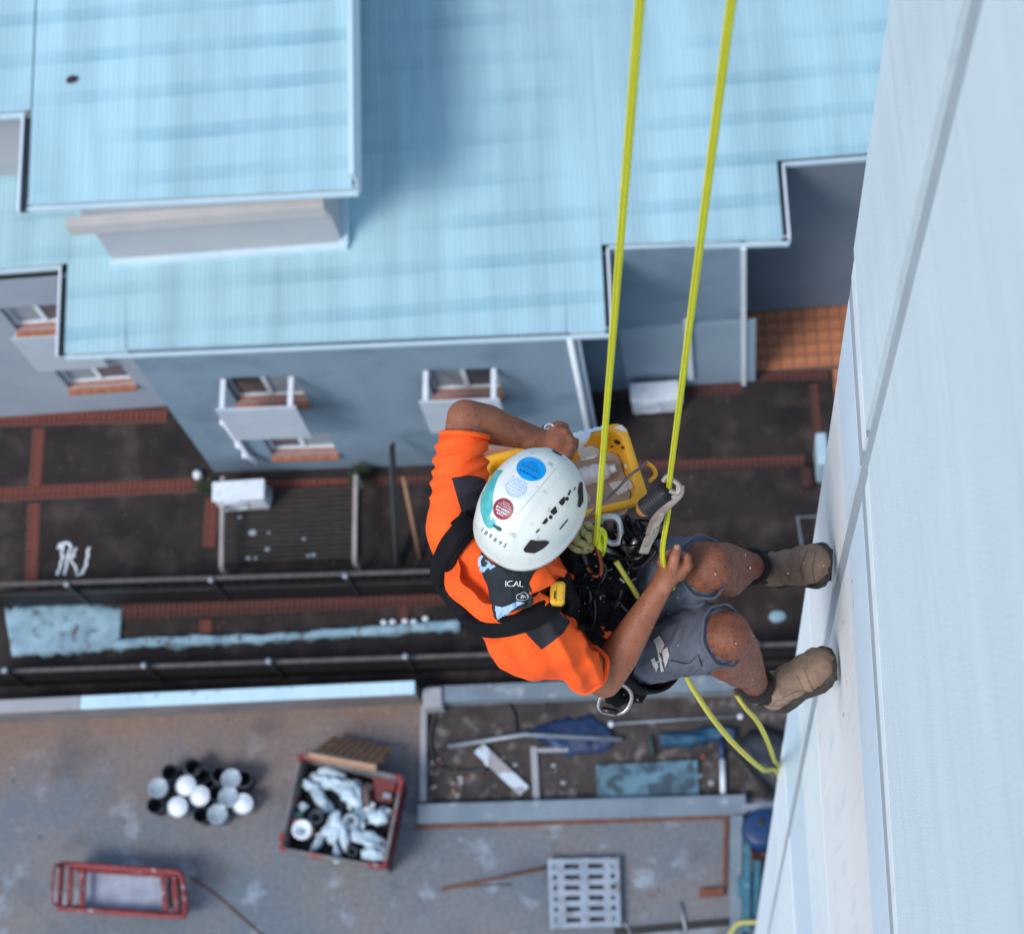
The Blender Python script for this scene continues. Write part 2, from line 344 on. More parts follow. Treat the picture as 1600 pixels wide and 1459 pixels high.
def window(P, d, nin, h, sill=True, pane_m=(M_glass, M_blind)):
    a,b,c,e = h; t = .13; mid = (a+b)/2
    w_ = MB().add([P(a,c,.22),P(b,c,.22),P(b,e,.22),P(a,e,.22)], [(0,1,2,3)]).build("window", M_inner, bl)
    fr = MB()
    for (x0_,x1_,z0_,z1_) in ((a,b,c,c+.05),(a,b,e-.05,e),(a,a+.05,c+.05,e-.05),(b-.05,b,c+.05,e-.05),(mid-.035,mid+.035,c+.05,e-.05)):
        fr.hexa([P(x0_,z0_,t-.03),P(x1_,z0_,t-.03),P(x1_,z0_,t+.03),P(x0_,z0_,t+.03),P(x0_,z1_,t-.03),P(x1_,z1_,t-.03),P(x1_,z1_,t+.03),P(x0_,z1_,t+.03)])
    fr.build("window_frame", M_white, w_)
    for k,(u0,u1) in enumerate(((a+.05,mid-.035),(mid+.035,b-.05))):
        MB().hexa([P(u0,c+.05,t-.004),P(u1,c+.05,t-.004),P(u1,c+.05,t+.004),P(u0,c+.05,t+.004),P(u0,e-.05,t-.004),P(u1,e-.05,t-.004),P(u1,e-.05,t+.004),P(u0,e-.05,t+.004)]).build("pane", pane_m[k], w_)
    if sill:
        n = 6
        for k in range(n):
            u0 = a-.02+(b-a+.04)*k/n+.004; u1 = a-.02+(b-a+.04)*(k+1)/n-.004
            MB().hexa([P(u0,c-.075,-.09),P(u1,c-.075,-.09),P(u1,c-.06,t-.04),P(u0,c-.06,t-.04),P(u0,c-.012,-.09),P(u1,c-.012,-.09),P(u1,c+.006,t-.04),P(u0,c+.006,t-.04)]).build("sill_brick", M_sill, w_)
M_wl = mat("pale_render_left", (.33,.37,.42), (.28,.325,.375), scale=1.1, rough=.85, bump=.1, bscale=80)
wl = dict(h=[(1.40+1.82,2.32+1.82,3.36,4.18),(1.46+1.82,2.52+1.82,1.02,1.82)])
o, P, d, nin = wall_face(fp[0], fp[1], 0, ZE+.02, wl['h'], .14, "wall", M_wl)
for h in wl['h']: window(P, d, nin, h, pane_m=(M_blind, M_glass))
# hung privacy screen under the left wing's upper window
def screen(P, u0, u1, ztop, zbot, off, post_z):
    s = MB()
    s.hexa([P(u0,zbot,-off-.02),P(u1,zbot,-off-.02),P(u1,zbot,-off+.02),P(u0,zbot,-off+.02),P(u0,ztop,-off-.02),P(u1,ztop,-off-.02),P(u1,ztop,-off+.02),P(u0,ztop,-off+.02)])
    sc = s.build("privacy_screen", mat("screen_panel", (.46,.50,.55), (.40,.45,.50), scale=3, rough=.6), bl)
    for u in (u0+.05, u1-.12):
        MB().hexa([P(u,post_z-.05,-off+.021),P(u+.07,post_z-.05,-off+.021),P(u+.07,post_z-.05,-.001),P(u,post_z-.05,-.001),P(u,post_z,-off+.021),P(u+.07,post_z,-off+.021),P(u+.07,post_z,-.001),P(u,post_z,-.001)]).build("bracket", M_white, sc)
screen(P, 1.30+1.82, 2.40+1.82, 3.32, 2.05, .10, 3.30)
hm = [(1.05,2.09,2.98,3.96),(1.08,2.11,.70,1.55),(3.92,4.92,2.98,3.96),(3.95,4.9,.70,1.55)]
o, P, d, nin = wall_face(fp[2], fp[3], 0, ZE+.02, hm, .14, "wall", M_wall)
for i,h in enumerate(hm): window(P, d, nin, h, pane_m=(M_glass, M_blind) if i!=2 else (M_blind, M_glass))
screen(P, .98, 2.12, 3.93, 2.72, .46, 3.93); screen(P, 3.86, 4.98, 3.95, 2.75, .46, 3.95)
PM, dM, nM = P, d, nin
wall_face(fp[1], fp[2], 0, ZE+.02, [], .1, "wall", M_wall); wall_face(fp[3], fp[4], 0, ZE+.02, [], .1, "wall", M_wall)
o, P2, d2, n2_ = wall_face(fp[4], fp[5], 0, ZE+.02, [], .1, "wall", M_wall); wall_face(fp[5], fp[6], 0, ZE+.02, [], .1, "wall", M_wall)
wall_face(fp[6], fp[7], 0, ZE+.02, [], .1, "wall", mat("shaded_court_render", (.18,.215,.26), (.15,.185,.23), scale=1.2, rough=.85, bump=.1, bscale=80)); wall_face(fp[7], fp[8], 0, ZE+.02, [], .1, "wall", M_wall); wall_face(fp[9], fp[0], 0, ZE+.02, [], .1, "wall", M_wl)  # court wall in darker grey: its shade is put into the colour
# white corner trims and pipes
def corner_pipe(x, y, r, z0=0, z1=5.0, m=M_white, name="downpipe"):
    MB().tube([(x,y,z0),(x,y,z0+(z1-z0)*.5),(x,y,z1)], r, 12).build(name, m, bl, smooth=True)
corner_pipe(-1.585, 10.96, .045); corner_pipe(-1.50, 11.06, .03)
MB().box((.80,12.09,2.5), (.07,.07,5.0)).build("corner_trim", M_white, bl)
MB().box((-.02,12.06,1.6), (.09,.09,2.2)).build("cable_duct", M_white, bl)
MB().box((-.02,12.10,1.3), (2.0,.03,2.4)).build("wall_patch", mat("patched_render", (.26,.34,.40), (.24,.31,.38), scale=2, rough=.85), bl)
pz = MB(); A = PM(.72, 2.35, -.06); B = PM(.74, .95, -.06); pz.tube([A, B, PM(.86,.6,-.10)], .045, 10); pz.build("aircon_pipe", M_white, bl, smooth=True)
for z in (2.35, 1.35, .9): MB().box(PM(.70, z, -.05), (.10,.10,.10), bev=.02).build("pipe_clamp", M_white, bl)

# --- corrugated sheets, each its own piece
def sheet(x0, x1, yfun, y1, z0, pitch_deg, parent, phase=0.0, ny=14, lift=0.0):
    n = int(round((x1-x0)/.0762)); n = max(n, 1); mb = MB(); K = 6; rows = []
    xs = [x0+(x1-x0)*i/(n*K) for i in range(n*K+1)]
    rnd = random.Random(int(x0*1000)); wob = rnd.uniform(0,6)
    for j in range(ny+1):
        for x in xs:
            ys = yfun(x); y = ys+(y1-ys)*(j/ny)**1.6
            z = z0 + math.tan(R(pitch_deg))*(y-yfun(x0)) + .0024*cos(2*pi*(x-x0)/((x1-x0)/n)) + lift + .0015*sin(y*3.1+wob)
            mb.v.append(Vector((x,y,z)))
    W = len(xs)
    mb.f = [(j*W+i, j*W+i+1, (j+1)*W+i+1, (j+1)*W+i) for j in range(ny) for i in range(W-1)]
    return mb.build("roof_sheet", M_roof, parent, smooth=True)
rf = MB().prism([(-13,12.60),(-8.46,12.60),(-8.46,11.25),(-1.14,11.03),(-1.14,12.28),(1.29,12.17),(1.29,13.34),(5,13.34),(5,yb),(-13,yb)], 5.00, 5.05).build("roof", M_wall_u, bl)
def span(xa, xb, yf, z0, pit, parent):
    n = max(1, round((xb-xa)/.762)); 
    for i in range(n):
        sheet(xa+(xb-xa)*i/n, xa+(xb-xa)*(i+1)/n+.02, yf, yb, z0, pit, parent, lift=.003*(i%2))
eave = lambda yv: (lambda x: yv)
zof = lambda y: ZE + math.tan(R(1.2))*(y-11.12)
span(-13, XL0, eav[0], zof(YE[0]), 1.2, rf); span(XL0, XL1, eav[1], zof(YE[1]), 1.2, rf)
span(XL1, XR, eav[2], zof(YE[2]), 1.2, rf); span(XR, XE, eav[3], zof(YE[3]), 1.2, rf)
M_gut = mat("gutter_paint", (.56,.70,.75), (.50,.64,.70), scale=2, rough=.45)
M_slot = mat("dark_gap_shade", (.045,.055,.065), (.03,.035,.04), scale=6, rough=.7)  # shade of the gaps at the roof steps, as a colour
def gutter(x0, x1, yf, z, parent):
    f = yf if callable(yf) else (lambda x: yf); gb = MB()
    for (dy, dz, w_, h_) in ((-.045,-.075,.012,.10), (0,-.121,.10,.012), (-.048,-.02,.03,.015), (.05,-.07,.012,.11)): gb.beam((x0, f(x0)+dy, z+dz), (x1, f(x1)+dy, z+dz), w_, h_)
    gb.build("gutter", M_gut, parent)
def barge(x, y0_, y1_, z, side, parent):
    MB().box((x+side*.045, (y0_+y1_)/2, z-.06), (.085, y1_-y0_, .02)).build("side_gap_strip", M_slot, parent)  # dark strip stands in for the shaded gap beside the roof edge
    MB().box((x+side*.105, (y0_+y1_)/2-.0, z-.035), (.03, y1_-y0_+.04, .12)).build("barge_board", M_white, parent)
gutter(-13, XL0-.11, YE[0], zof(YE[0]), rf); gutter(XL0, XL1+.10, eav[1], zof(YE[1]), rf); gutter(XL1+.12, XR+.10, eav[2], zof(YE[2]), rf); gutter(XR+.12, XE, YE[3], zof(YE[3]), rf)
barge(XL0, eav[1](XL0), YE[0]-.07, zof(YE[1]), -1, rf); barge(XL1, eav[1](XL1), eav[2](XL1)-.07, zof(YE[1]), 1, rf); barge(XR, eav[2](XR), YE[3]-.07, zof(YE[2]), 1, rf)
# raised upper block
UX0, UX1, UY, UY2, UZ = -8.41, -4.13, 12.40, 13.84, 7.1
ub = MB(); ub.prism([(-13,13.95),(-7.82,13.95),(-7.82,12.52),(-4.62,12.52),(-4.62,yb),(-13,yb)], 5.06, UZ-.05); upper = ub.build("upper_storey", M_wall_u, bl)
MB().box((-6.34,12.46,6.42), (3.44,.15,.26)).build("soffit_band", mat("warm_soffit", (.50,.47,.45),(.45,.43,.42),scale=3,rough=.7), upper)
MB().box((-4.59,13.4,5.22), (.12,1.8,.14)).build("wall_flashing", M_gut, upper); MB().box((-6.2,12.48,5.17), (3.3,.10,.09)).build("wall_flashing", M_gut, upper)
ueav = lambda x: 12.47+SL*(x+8.41)
n = 6
for i in range(n):
    xa = UX0+.02+(UX1-UX0-.04)*i/n; xb = UX0+.02+(UX1-UX0-.04)*(i+1)/n+.02*(i<n-1)
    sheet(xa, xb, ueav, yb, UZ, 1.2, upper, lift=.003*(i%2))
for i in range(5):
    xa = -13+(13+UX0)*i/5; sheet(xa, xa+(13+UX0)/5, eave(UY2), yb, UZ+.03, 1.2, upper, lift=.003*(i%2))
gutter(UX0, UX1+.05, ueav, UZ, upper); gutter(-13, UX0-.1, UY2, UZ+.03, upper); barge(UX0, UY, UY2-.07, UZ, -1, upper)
MB().box((UX1+.03, (UY+yb)/2, UZ+.30), (.07, yb-UY+.06, .10)).build("barge_capping", M_gut, upper)
MB().box((UX1+.045, (UY+yb)/2, UZ+.0), (.03, yb-UY, .5)).build("barge_board", M_white, upper)
tag(MB().sphere(G(113,124,7.16), (.07,.05,.05)).sphere(G(108,126,7.16),(.04,.04,.04)).build("roof_debris", mat("dark_debris",(.05,.025,.02),(.02,.015,.015),scale=30,rough=.8), smooth=True), "small dark lump lying on the raised roof", "debris")

# ================================================================== tower the worker stands against
TX = .35
tw = thing("tower", (7, -6, 0), "tall white rendered tower wall with a grey vertical joint", "tower")
M_tow = mat("white_render", (.68,.79,.83), (.63,.745,.795), scale=2.4, rough=.8, bump=.5, bscale=230, stretch=(1,.7,1.6), c3=(.57,.69,.75), s3=4.0, t3=(.52,.80), stretch3=(1,.35,4), detail=10)
M_tow2 = mat("white_render_low", (.72,.79,.83), (.67,.745,.79), scale=1.7, rough=.8, bump=.35, bscale=170, stretch=(1,2.2,.06), c3=(.70,.745,.78), s3=1.3, t3=(.50,.72), detail=5)
M_seal = mat("grey_sealant", (.40,.45,.49), (.35,.40,.44), scale=4, rough=.6)
M_band = mat("band_render", (.68,.715,.75), (.64,.68,.72), scale=3, rough=.8, bump=.2, bscale=120)
TOP = 29.75
yc = lambda z: 1.755 + (28.1-z)*.0625         # far corner, as it runs down
yg = lambda z: (1.277 + (28.87-z)*.082 if z > 25.6 else 1.545 + (25.6-z)*.0502)       # vertical joint
zb = lambda y: (27.04 - (1.83-y)*.36)                                                # slanting drip band
def wpanel(y_lo, y_hi, z_lo, z_hi, x, name, m, nz=12, ny=1):
    """panel between two boundary functions; boundaries given as functions of z (y) and y (z)"""
    mb = MB(); rows = []
    for j in range(nz+1):
        t = j/nz
        for side in (0,1):
            z = 15.0
            for _ in range(4):
                y = (y_lo if side==0 else y_hi)(z); z = z_lo(y)+(z_hi(y)-z_lo(y))*t
            y = (y_lo if side==0 else y_hi)(z); mb.v.append(Vector((x, y, z))); mb.v.append(Vector((x+.06, y, z)))
    for j in range(nz):
        a = j*4; b = a+4
        mb.f += [(a, b, b+2, a+2), (a+1, a+3, b+3, b+1), (a, a+1, b+1, b), (a+2, b+2, b+3, a+3)]
    mb.f += [(0,2,3,1), (nz*4, nz*4+1, nz*4+3, nz*4+2)]
    return mb.build(name, m, tw)
gw = .038
ynear = lambda z: -18.0
M_ta = mat("warm_white_course", (.80,.80,.80), (.76,.775,.785), scale=2.0, rough=.8, bump=.3, bscale=170, stretch=(1,1.5,.3), detail=8, c3=(.60,.66,.70), s3=6, t3=(.56,.82), stretch3=(1,3,.35))
M_tb = mat("pale_blue_course", (.62,.735,.81), (.58,.70,.785), scale=2.0, rough=.8, bump=.3, bscale=170, stretch=(1,1.5,.3), detail=8, c3=(.60,.66,.70), s3=6, t3=(.56,.82), stretch3=(1,3,.35))
M_tc = mat("ice_white_course", (.76,.825,.85), (.71,.785,.82), scale=2.0, rough=.8, bump=.3, bscale=170, stretch=(1,1.5,.3), detail=8, c3=(.60,.66,.70), s3=6, t3=(.56,.82), stretch3=(1,3,.35))
def kz(px):                                    # depth of a course line below the drip band, read at the bottom of the picture
    q = PL(px, 1459, Vector((TX,0,0)), Vector((1,0,0))); return zb(q.y)-q.z
KS = [0, kz(1404), kz(1398), kz(1391), kz(1365), kz(1297), kz(1270), kz(1243), kz(1222)]
for lo_, hi_ in ((lambda z: yg(z)+gw, yc), (ynear, lambda z: yg(z)-gw)):
    wpanel(lo_, hi_, lambda y: zb(y), lambda y: TOP, TX-.006, "render_panel", M_tow)
    for k, (mm, xx, nm) in enumerate(((M_seal, -.001, "shadow_gap"), (M_tc, -.002, "drip_band"), (M_seal, -.0005, "shadow_gap"), (M_tb, -.001, "render_course"), (M_ta, 0, "render_course"), (M_tc, -.0006, "render_course"), (M_tb, .001, "render_course"), (M_tc, -.001, "render_course"))):
        wpanel(lo_, hi_, (lambda k: lambda y: zb(y)-KS[k+1])(k), (lambda k: lambda y: zb(y)-KS[k])(k), TX+xx, nm, mm, 4)
    wpanel(lo_, hi_, lambda y: 0, lambda y: zb(y)-KS[-1], TX+.001, "render_panel", M_tow2, 20)
wpanel(lambda z: yg(z)-gw, lambda z: yg(z)+gw, lambda y: 0, lambda y: TOP, TX+.004, "joint_sealant", M_seal, 30)
core = MB(); core.hexa([(TX+.05,-18,0),(14,-18,0),(14,yc(0)-.001,0),(TX+.05,yc(0)-.001,0),(TX+.05,-18,TOP),(14,-18,TOP),(14,yc(TOP)-.001,TOP),(TX+.05,yc(TOP)-.001,TOP)]); core.build("core", M_tow, tw)
MB().box((.62,-8.1,TOP+.04), (.58,19.5,.08), bev=.01).build("parapet_cap", M_band, tw)

# boot scuffs and drips on the render
sc_ = random.Random(4)
for k in range(8):
    bx, by = sc_.choice(((1322,900),(1330,1040),(1325,960),(1322,1080))); q = PL(bx+sc_.uniform(-8,14), by+sc_.uniform(-40,40), Vector((TX-.0012,0,0)), Vector((1,0,0))); d_ = Vector((0, sc_.uniform(-.3,.3), -1)).normalized(); L_ = sc_.uniform(.02,.10)
    MB().beam(q, q+d_*L_, .0016, sc_.uniform(.004,.012), up=(0,1,0)).build("scuff_mark", mat("boot_scuff",(.58,.59,.59),(.48,.49,.49),scale=30,rough=.9), tw)
# ================================================================== yard objects
M_plastic_w = mat("white_plastic", (.72,.76,.79), (.60,.66,.70), scale=7, rough=.5, c3=(.35,.36,.37), s3=14, t3=(.62,.72))
M_plastic_b = mat("black_plastic", (.035,.042,.05), (.02,.025,.03), scale=7, rough=.5)
M_plastic_g = mat("grey_plastic", (.30,.36,.40), (.22,.27,.31), scale=7, rough=.55, c3=(.5,.55,.58), s3=18, t3=(.6,.7))
M_paint_w = mat("white_wall_paint", (.80,.84,.86), (.68,.74,.78), scale=5, rough=.35)
M_red = mat("worn_red_paint", (.27,.034,.038), (.15,.024,.026), scale=6, rough=.55, c3=(.30,.27,.26), s3=9, t3=(.58,.68), metal=.0)
M_wood = mat("weathered_wood", (.38,.21,.12), (.24,.13,.075), scale=8, rough=.85, stretch=(1,6,1), bump=.2, bscale=50)
M_conc = mat("blue_grey_concrete", (.20,.25,.29), (.15,.19,.225), scale=1.6, rough=.9, bump=.25, bscale=40, c3=(.32,.34,.36), s3=4, t3=(.6,.72))
M_rust = mat("rusty_steel", (.20,.075,.045), (.11,.045,.03), scale=9, rough=.85)
M_tarp = mat("pale_blue_sheet", (.32,.49,.57), (.19,.31,.38), scale=3.5, rough=.5, c3=(.10,.11,.12), s3=6, t3=(.56,.70), detail=9)
M_navy = mat("blue_tarp", (.015,.045,.12), (.01,.02,.06), scale=5, rough=.5)
M_tealm = mat("teal_paint", (.05,.17,.22), (.035,.12,.17), scale=4, rough=.6, c3=(.16,.28,.32), s3=6, t3=(.6,.7))
M_soil = mat("damp_soil", (.070,.058,.052), (.032,.027,.025), scale=2.5, rough=.95, bump=.6, bscale=30, c3=(.17,.15,.135), s3=4, t3=(.55,.7))
M_leaf = mat("dark_leaf", (.035,.05,.02), (.02,.03,.013), scale=15, rough=.6)
M_rubber = mat("black_hose", (.03,.028,.027), (.05,.045,.042), scale=9, rough=.6)
M_pole = mat("galvanised_pipe", (.30,.34,.37), (.22,.25,.28), scale=8, rough=.45, metal=.4)
M_cap = mat("painted_coping", (.50,.68,.76), (.43,.60,.69), scale=2, rough=.55, c3=(.30,.42,.48), s3=9, t3=(.62,.7))
M_capg = mat("bare_coping", (.34,.34,.345), (.28,.285,.30), scale=2, rough=.7)
M_wface = mat("retaining_wall_face", (.20,.18,.18), (.15,.135,.135), scale=2, rough=.9, bump=.2, bscale=30)

def ac_unit(px, py, h, w, label):
    c = G(px, py, h); t = thing("air_conditioner", (c.x, c.y, 0), label, "air conditioner")
    MB().box((c.x, c.y, h-.3), (w, .30, .55), bev=.03).build("casing", M_white, t)
    MB().box((c.x, c.y, h-.018), (w+.02, .32, .035), bev=.012).build("top_cover", M_plastic_w, t)
    for sx in (-1,1): MB().box((c.x+sx*(w/2-.08), c.y, (h-.58)/2), (.05,.34,h-.58)).build("foot", M_steel, t)
    cm = Matrix.Rotation(R(90), 3, 'X')
    fg = MB().lathe((c.x-.1, c.y-.152, h-.3), [(.20,0),(.20,.02),(.17,.02),(.17,.008)], 24, cm).build("fan_guard", M_plastic_w, t)
    MB().box((c.x+w/2+.03, c.y, h-.3), (.06,.2,.22), bev=.02).build("valve_cover", M_plastic_g, t)
ac_unit(372, 765, .72, .80, "white air conditioner unit beside the slatted deck under the grey wall")
ac_unit(1023, 611, .66, .74, "white air conditioner unit in the recess below the cable duct")

# slatted deck with pale side rails
dk = thing("slatted_deck", G(450,820), "dark weathered timber slat deck with pale side rails", "deck")
a0, a1 = G(345,770,.12), G(345,880,.12); b0, b1 = G(557,757,.12), G(557,872,.12); NS = 15
for i in range(NS):
    t0 = i/NS; A = a0.lerp(a1, t0+.5/NS); B = b0.lerp(b1, t0+.5/NS); z = .10+random.uniform(-.006,.006); A.z = z; B.z = z
    MB().beam(A, B, (a0-a1).length/NS-.018, .035, bev=.005).build("slat", mat("dark_decking", (.050,.042,.036), (.028,.024,.022), scale=6, rough=.85, stretch=(.4,6,1), c3=(.15,.14,.13), s3=22, t3=(.68,.74)), dk)
for (p, q) in ((G(348,745,.5), G(346,888,.5)), (G(556,742,.5), G(554,878,.5))):
    MB().beam(p, q, .07, .07, bev=.01).build("side_rail", mat("faded_rail", (.40,.36,.34),(.30,.27,.26),scale=5,rough=.7), dk)
    for r in (p, q): MB().beam((r.x, r.y, 0), (r.x, r.y, .46), .06, .06).build("rail_post", MATS["faded_rail"], dk)
for i in range(3): MB().beam(a0.lerp(b0, .15+.35*i)-Vector((0,0,.07)), a1.lerp(b1, .15+.35*i)-Vector((0,0,.07)), .06, .08).build("joist", M_dark, dk)
for i,(x,y,r) in enumerate(((395,832,.05),(375,808,.03),(400,872,.025),(418,858,.035),(475,842,.025),(388,872,.03),(490,867,.03),(482,868,.025),(420,832,.02))):
    c = G(x,y,.125); tag(MB().sphere((c.x,c.y,.13), (r*1.3,r,.012)).build("paint_blob", M_plastic_g, smooth=True), "pale splash of dried paint on the slatted deck", "paint blob", "paint splashes on the deck")

# leaning boards near the deck, plants, white cap
lb = G(612,695,1.5); lb2 = G(622,880,.05)
bd = thing("leaning_board", lb2, "long dark green board leaning on the wall beside the slatted deck", "board")
MB().beam(lb, lb2, .22, .03, up=(1,0,.3)).build("board", mat("dark_green_board",(.055,.065,.06),(.035,.042,.04),scale=4,rough=.8), bd); MB().beam(lb+Vector((.02,-.03,.02)), lb2+Vector((.02,-.03,.03)), .05, .04).build("batten", M_dark, bd)
tag(MB().tube([G(630,745,1.2), G(656,872,.03)], .03, 10).build("timber_pole", M_wood, smooth=True), "thin brown pole leaning next to the dark green board", "pole")
def plant(px, py, h, n, r, label, seed):
    rnd = random.Random(seed); c = G(px, py); t = thing("small_plant", (c.x,c.y,0), label, "plant")
    st = MB(); lf = MB()
    for i in range(n):
        a = rnd.uniform(0, 6.28); e = rnd.uniform(.3,1); tip = c + Vector((cos(a)*r*e, sin(a)*r*e, h*rnd.uniform(.4,1)))
        st.tube([c, c.lerp(tip,.6)+Vector((0,0,.05)), tip], [.006,.005,.003], 5)
        for k in range(9):
            q = c.lerp(tip, .45+.55*k/8) + Vector((rnd.uniform(-.03,.03), rnd.uniform(-.03,.03), rnd.uniform(-.02,.03))); d = Vector((rnd.uniform(-1,1), rnd.uniform(-1,1), rnd.uniform(-.3,.6))).normalized(); s_ = d.cross(Vector((0,0,1))).normalized(); L = rnd.uniform(.05,.10)
            lf.add([q, q+d*L*.5+s_*L*.25, q+d*L, q+d*L*.5-s_*L*.25], [(0,1,2,3)])
    st.build("stem", M_leaf, t); lf.build("foliage", M_leaf, t)
plant(566, 748, .45, 22, .22, "small dark shrub against the grey wall by the slatted deck", 3)
plant(320, 765, .25, 14, .13, "tuft of green weeds at the wall corner by the air conditioner", 4)
tag(MB().lathe(G(311,745,0), [(.07,0),(.075,.10),(.06,.16),(.02,.17)], 14).build("pipe_cap", M_white, smooth=True), "white round pipe cap on the ground at the wall corner", "pipe cap")
# hand-painted white letters on the paving
for pts, r in (([(90,858),(97,852),(96,875),(89,898)], .035), ([(92,852),(106,848),(110,853)], .03), ([(110,852),(105,872),(100,898)], .03), ([(118,856),(110,874),(122,896)], .03), ([(138,855),(134,880),(128,896),(118,898)], .035), ([(100,870),(118,868)],.02)):
    P3 = [G(x,y,.006) for x,y in pts]; m = MB()
    for i in range(len(P3)-1): m.tube([P3[i].lerp(P3[i+1], k/5) for k in range(6)], r*random.uniform(1.3,1.6), 10, flat=.1)
    for v in m.v: v.z = max(.004, min(.014, v.z)) ; v.x += .012*sin(v.y*40)
    m.build("painted_letter", M_paint_w, yard)

# metal fences
M_mesh = mat("fence_infill", (.006,.005,.005), (.010,.008,.008), scale=9, rough=.7)
def fence(pts, z, name_label, post_px, post_h, infill_to, rails, seed=0):
    a, b = Vector((pts[0].x, pts[0].y, 0)), Vector((pts[1].x, pts[1].y, 0)); t = thing("metal_fence", (a+b)/2, name_label, "fence")
    for zz, rr in rails: MB().beam(a+Vector((0,0,zz)), b+Vector((0,0,zz)), rr, rr*.8, bev=.006).build("rail", M_steel, t)
    d = (b-a); L = d.length; n = int(L/.16)
    for i in range(n):
        q = a+d*((i+.5)/n); MB().beam(q+Vector((0,0,.06)), q+Vector((0,0,infill_to)), .022, .022, up=(0,1,0)).build("picket", M_mesh, t)
    MB().beam(a+Vector((0,-.02,infill_to/2)), b+Vector((0,-.02,infill_to/2)), .010, infill_to-.1).build("shade_cloth", M_mesh, t)
    for x in post_px:
        q = a+d*((x-a.x)/d.x); MB().beam(q, q+Vector((0,-.04,post_h)), .07, .07, up=(0,1,0)).build("post", M_dark, t)
        MB().sphere(q+Vector((0,-.04,post_h)), (.05,.05,.035)).build("post_cap", M_pole, t, smooth=True)
f1 = [G(-60,914,1.25), G(1300,872,1.25)]
fence(f1, 1.25, "dark metal fence running between the paved bays", [G(105,910,1.25).x, G(330,903,1.25).x, G(540,894,1.25).x, G(770,884,1.25).x, G(1010,876,1.25).x], 1.27, .95, ((1.22,.06),(.72,.055)))
f2 = [G(-60,1050,.95), G(1300,1003,.95)]
fence(f2, .95, "dark metal fence directly behind the low retaining wall", [G(8,1036,1.15).x, G(225,1026,1.15).x, G(420,1016,1.15).x, G(633,1006,1.15).x, G(900,998,1.15).x, G(1180,990,1.15).x], 1.15, .8, ((.92,.06),(.45,.05)))
tag(MB().sphere(G(1215,963,.03), (.13,.10,.04)).build("round_lamp_cover", M_tarp, smooth=True), "pale blue round cover lying on the paving near the tower", "cover")
# pale sheet spread by the fence
def sheet_on_ground(rows, name, m, label, cat, h=.03, amp=.03, nx=40, seed=0, group=None):
    """rows: two pixel polylines (upper, lower) joined by a crinkled skin"""
    up, lo = [[G(x,y,0) for x,y in r] for r in rows]
    def at(pl, t):
        s_ = t*(len(pl)-1); i = min(int(s_), len(pl)-2); return pl[i].lerp(pl[i+1], s_-i)
    mb = MB(); ny = 8
    for j in range(ny+1):
        for i in range(nx+1):
            p = at(up, i/nx).lerp(at(lo, i/nx), j/ny); e = min(1, 4*min(j/ny,1-j/ny)+.15)
            nz_ = mnoise.noise(Vector((p.x*2.2, p.y*5, seed)))+.5*mnoise.noise(Vector((p.x*6, p.y*9, seed+3)))
            edge = mnoise.noise(Vector((p.x*3, j*2.0, seed+8)))*.04+(mnoise.noise(Vector((p.x*9, j*.6, seed+5)))*.07 if j in (0,ny) else 0)
            mb.v.append(Vector((p.x, p.y+edge, h*e+.012+amp*e*abs(nz_))))
    for j in range(ny):
        for i in range(nx): a = j*(nx+1)+i; mb.f.append((a, a+nx+1, a+nx+2, a+1))
    o = mb.build(name, m, smooth=True); o.modifiers.new("t", 'SOLIDIFY').thickness = .006
    return tag(o, label, cat, group)
sheet_on_ground(([(8,950),(60,944),(130,942),(192,950)], [(20,1024),(60,1026),(120,1022),(188,1012)]), "drop_sheet", M_tarp, "wide pale blue drop sheet spread on the paving by the fence", "sheet", seed=2)
sheet_on_ground(([(180,1000),(230,994),(330,992),(420,990),(500,984),(600,976),(720,968)], [(180,1018),(230,1014),(330,1011),(420,1006),(500,1001),(600,995),(720,986)]), "rolled_sheet", M_tarp, "long narrow roll of pale blue sheeting along the fence", "sheet", h=.10, amp=.03, nx=90, seed=5)
for i,(x,y) in enumerate(((600,972),(614,971),(633,970),(647,971),(665,966))):
    tag(MB().sphere(G(x,y,.05), (.055,.045,.045)).build("paint_pot", M_plastic_w, smooth=True), "small white pot in a row beside the rolled sheet", "pot", "small pots by the rolled sheet")
# low retaining wall with coping
rw = thing("retaining_wall", (-6, 7.4, 0), "low retaining wall with pale blue painted coping", "wall")
zA = .75; wa, wm, wb_ = G(-60,1106,zA), G(125,1097,zA), G(648,1073,zA)
wwid = .20
MB().hexa([Vector((p.x, p.y+dy, z)) for z in (0, zA-.05) for (p,dy) in ((wa,-wwid/2+.02),(wb_,-wwid/2+.02),(wb_,wwid/2-.02),(wa,wwid/2-.02))]).build("wall", M_wface, rw)
MB().beam(wa-Vector((0,0,.025)), wm-Vector((0.004,0,.025)), wwid, .05, bev=.008).build("coping", M_capg, rw); MB().beam(wm-Vector((-.004,0,.025)), wb_-Vector((0,0,.025)), wwid, .05, bev=.008).build("coping", M_cap, rw)
lw = thing("kerb_wall", (-1, 7.2, 0), "grey concrete kerb continuing from the end of the painted coping", "kerb")
MB().beam(G(668,1084,.35)-Vector((0,0,.18)), G(1290,1058,.35)-Vector((0,0,.18)), .24, .36, bev=.01).build("kerb", M_conc, lw)
MB().beam(G(660,1090,.42)-Vector((0,0,.21)), G(690,1088,.42)-Vector((0,0,.21)), .30, .42, bev=.01).build("kerb_end", M_capg, lw)
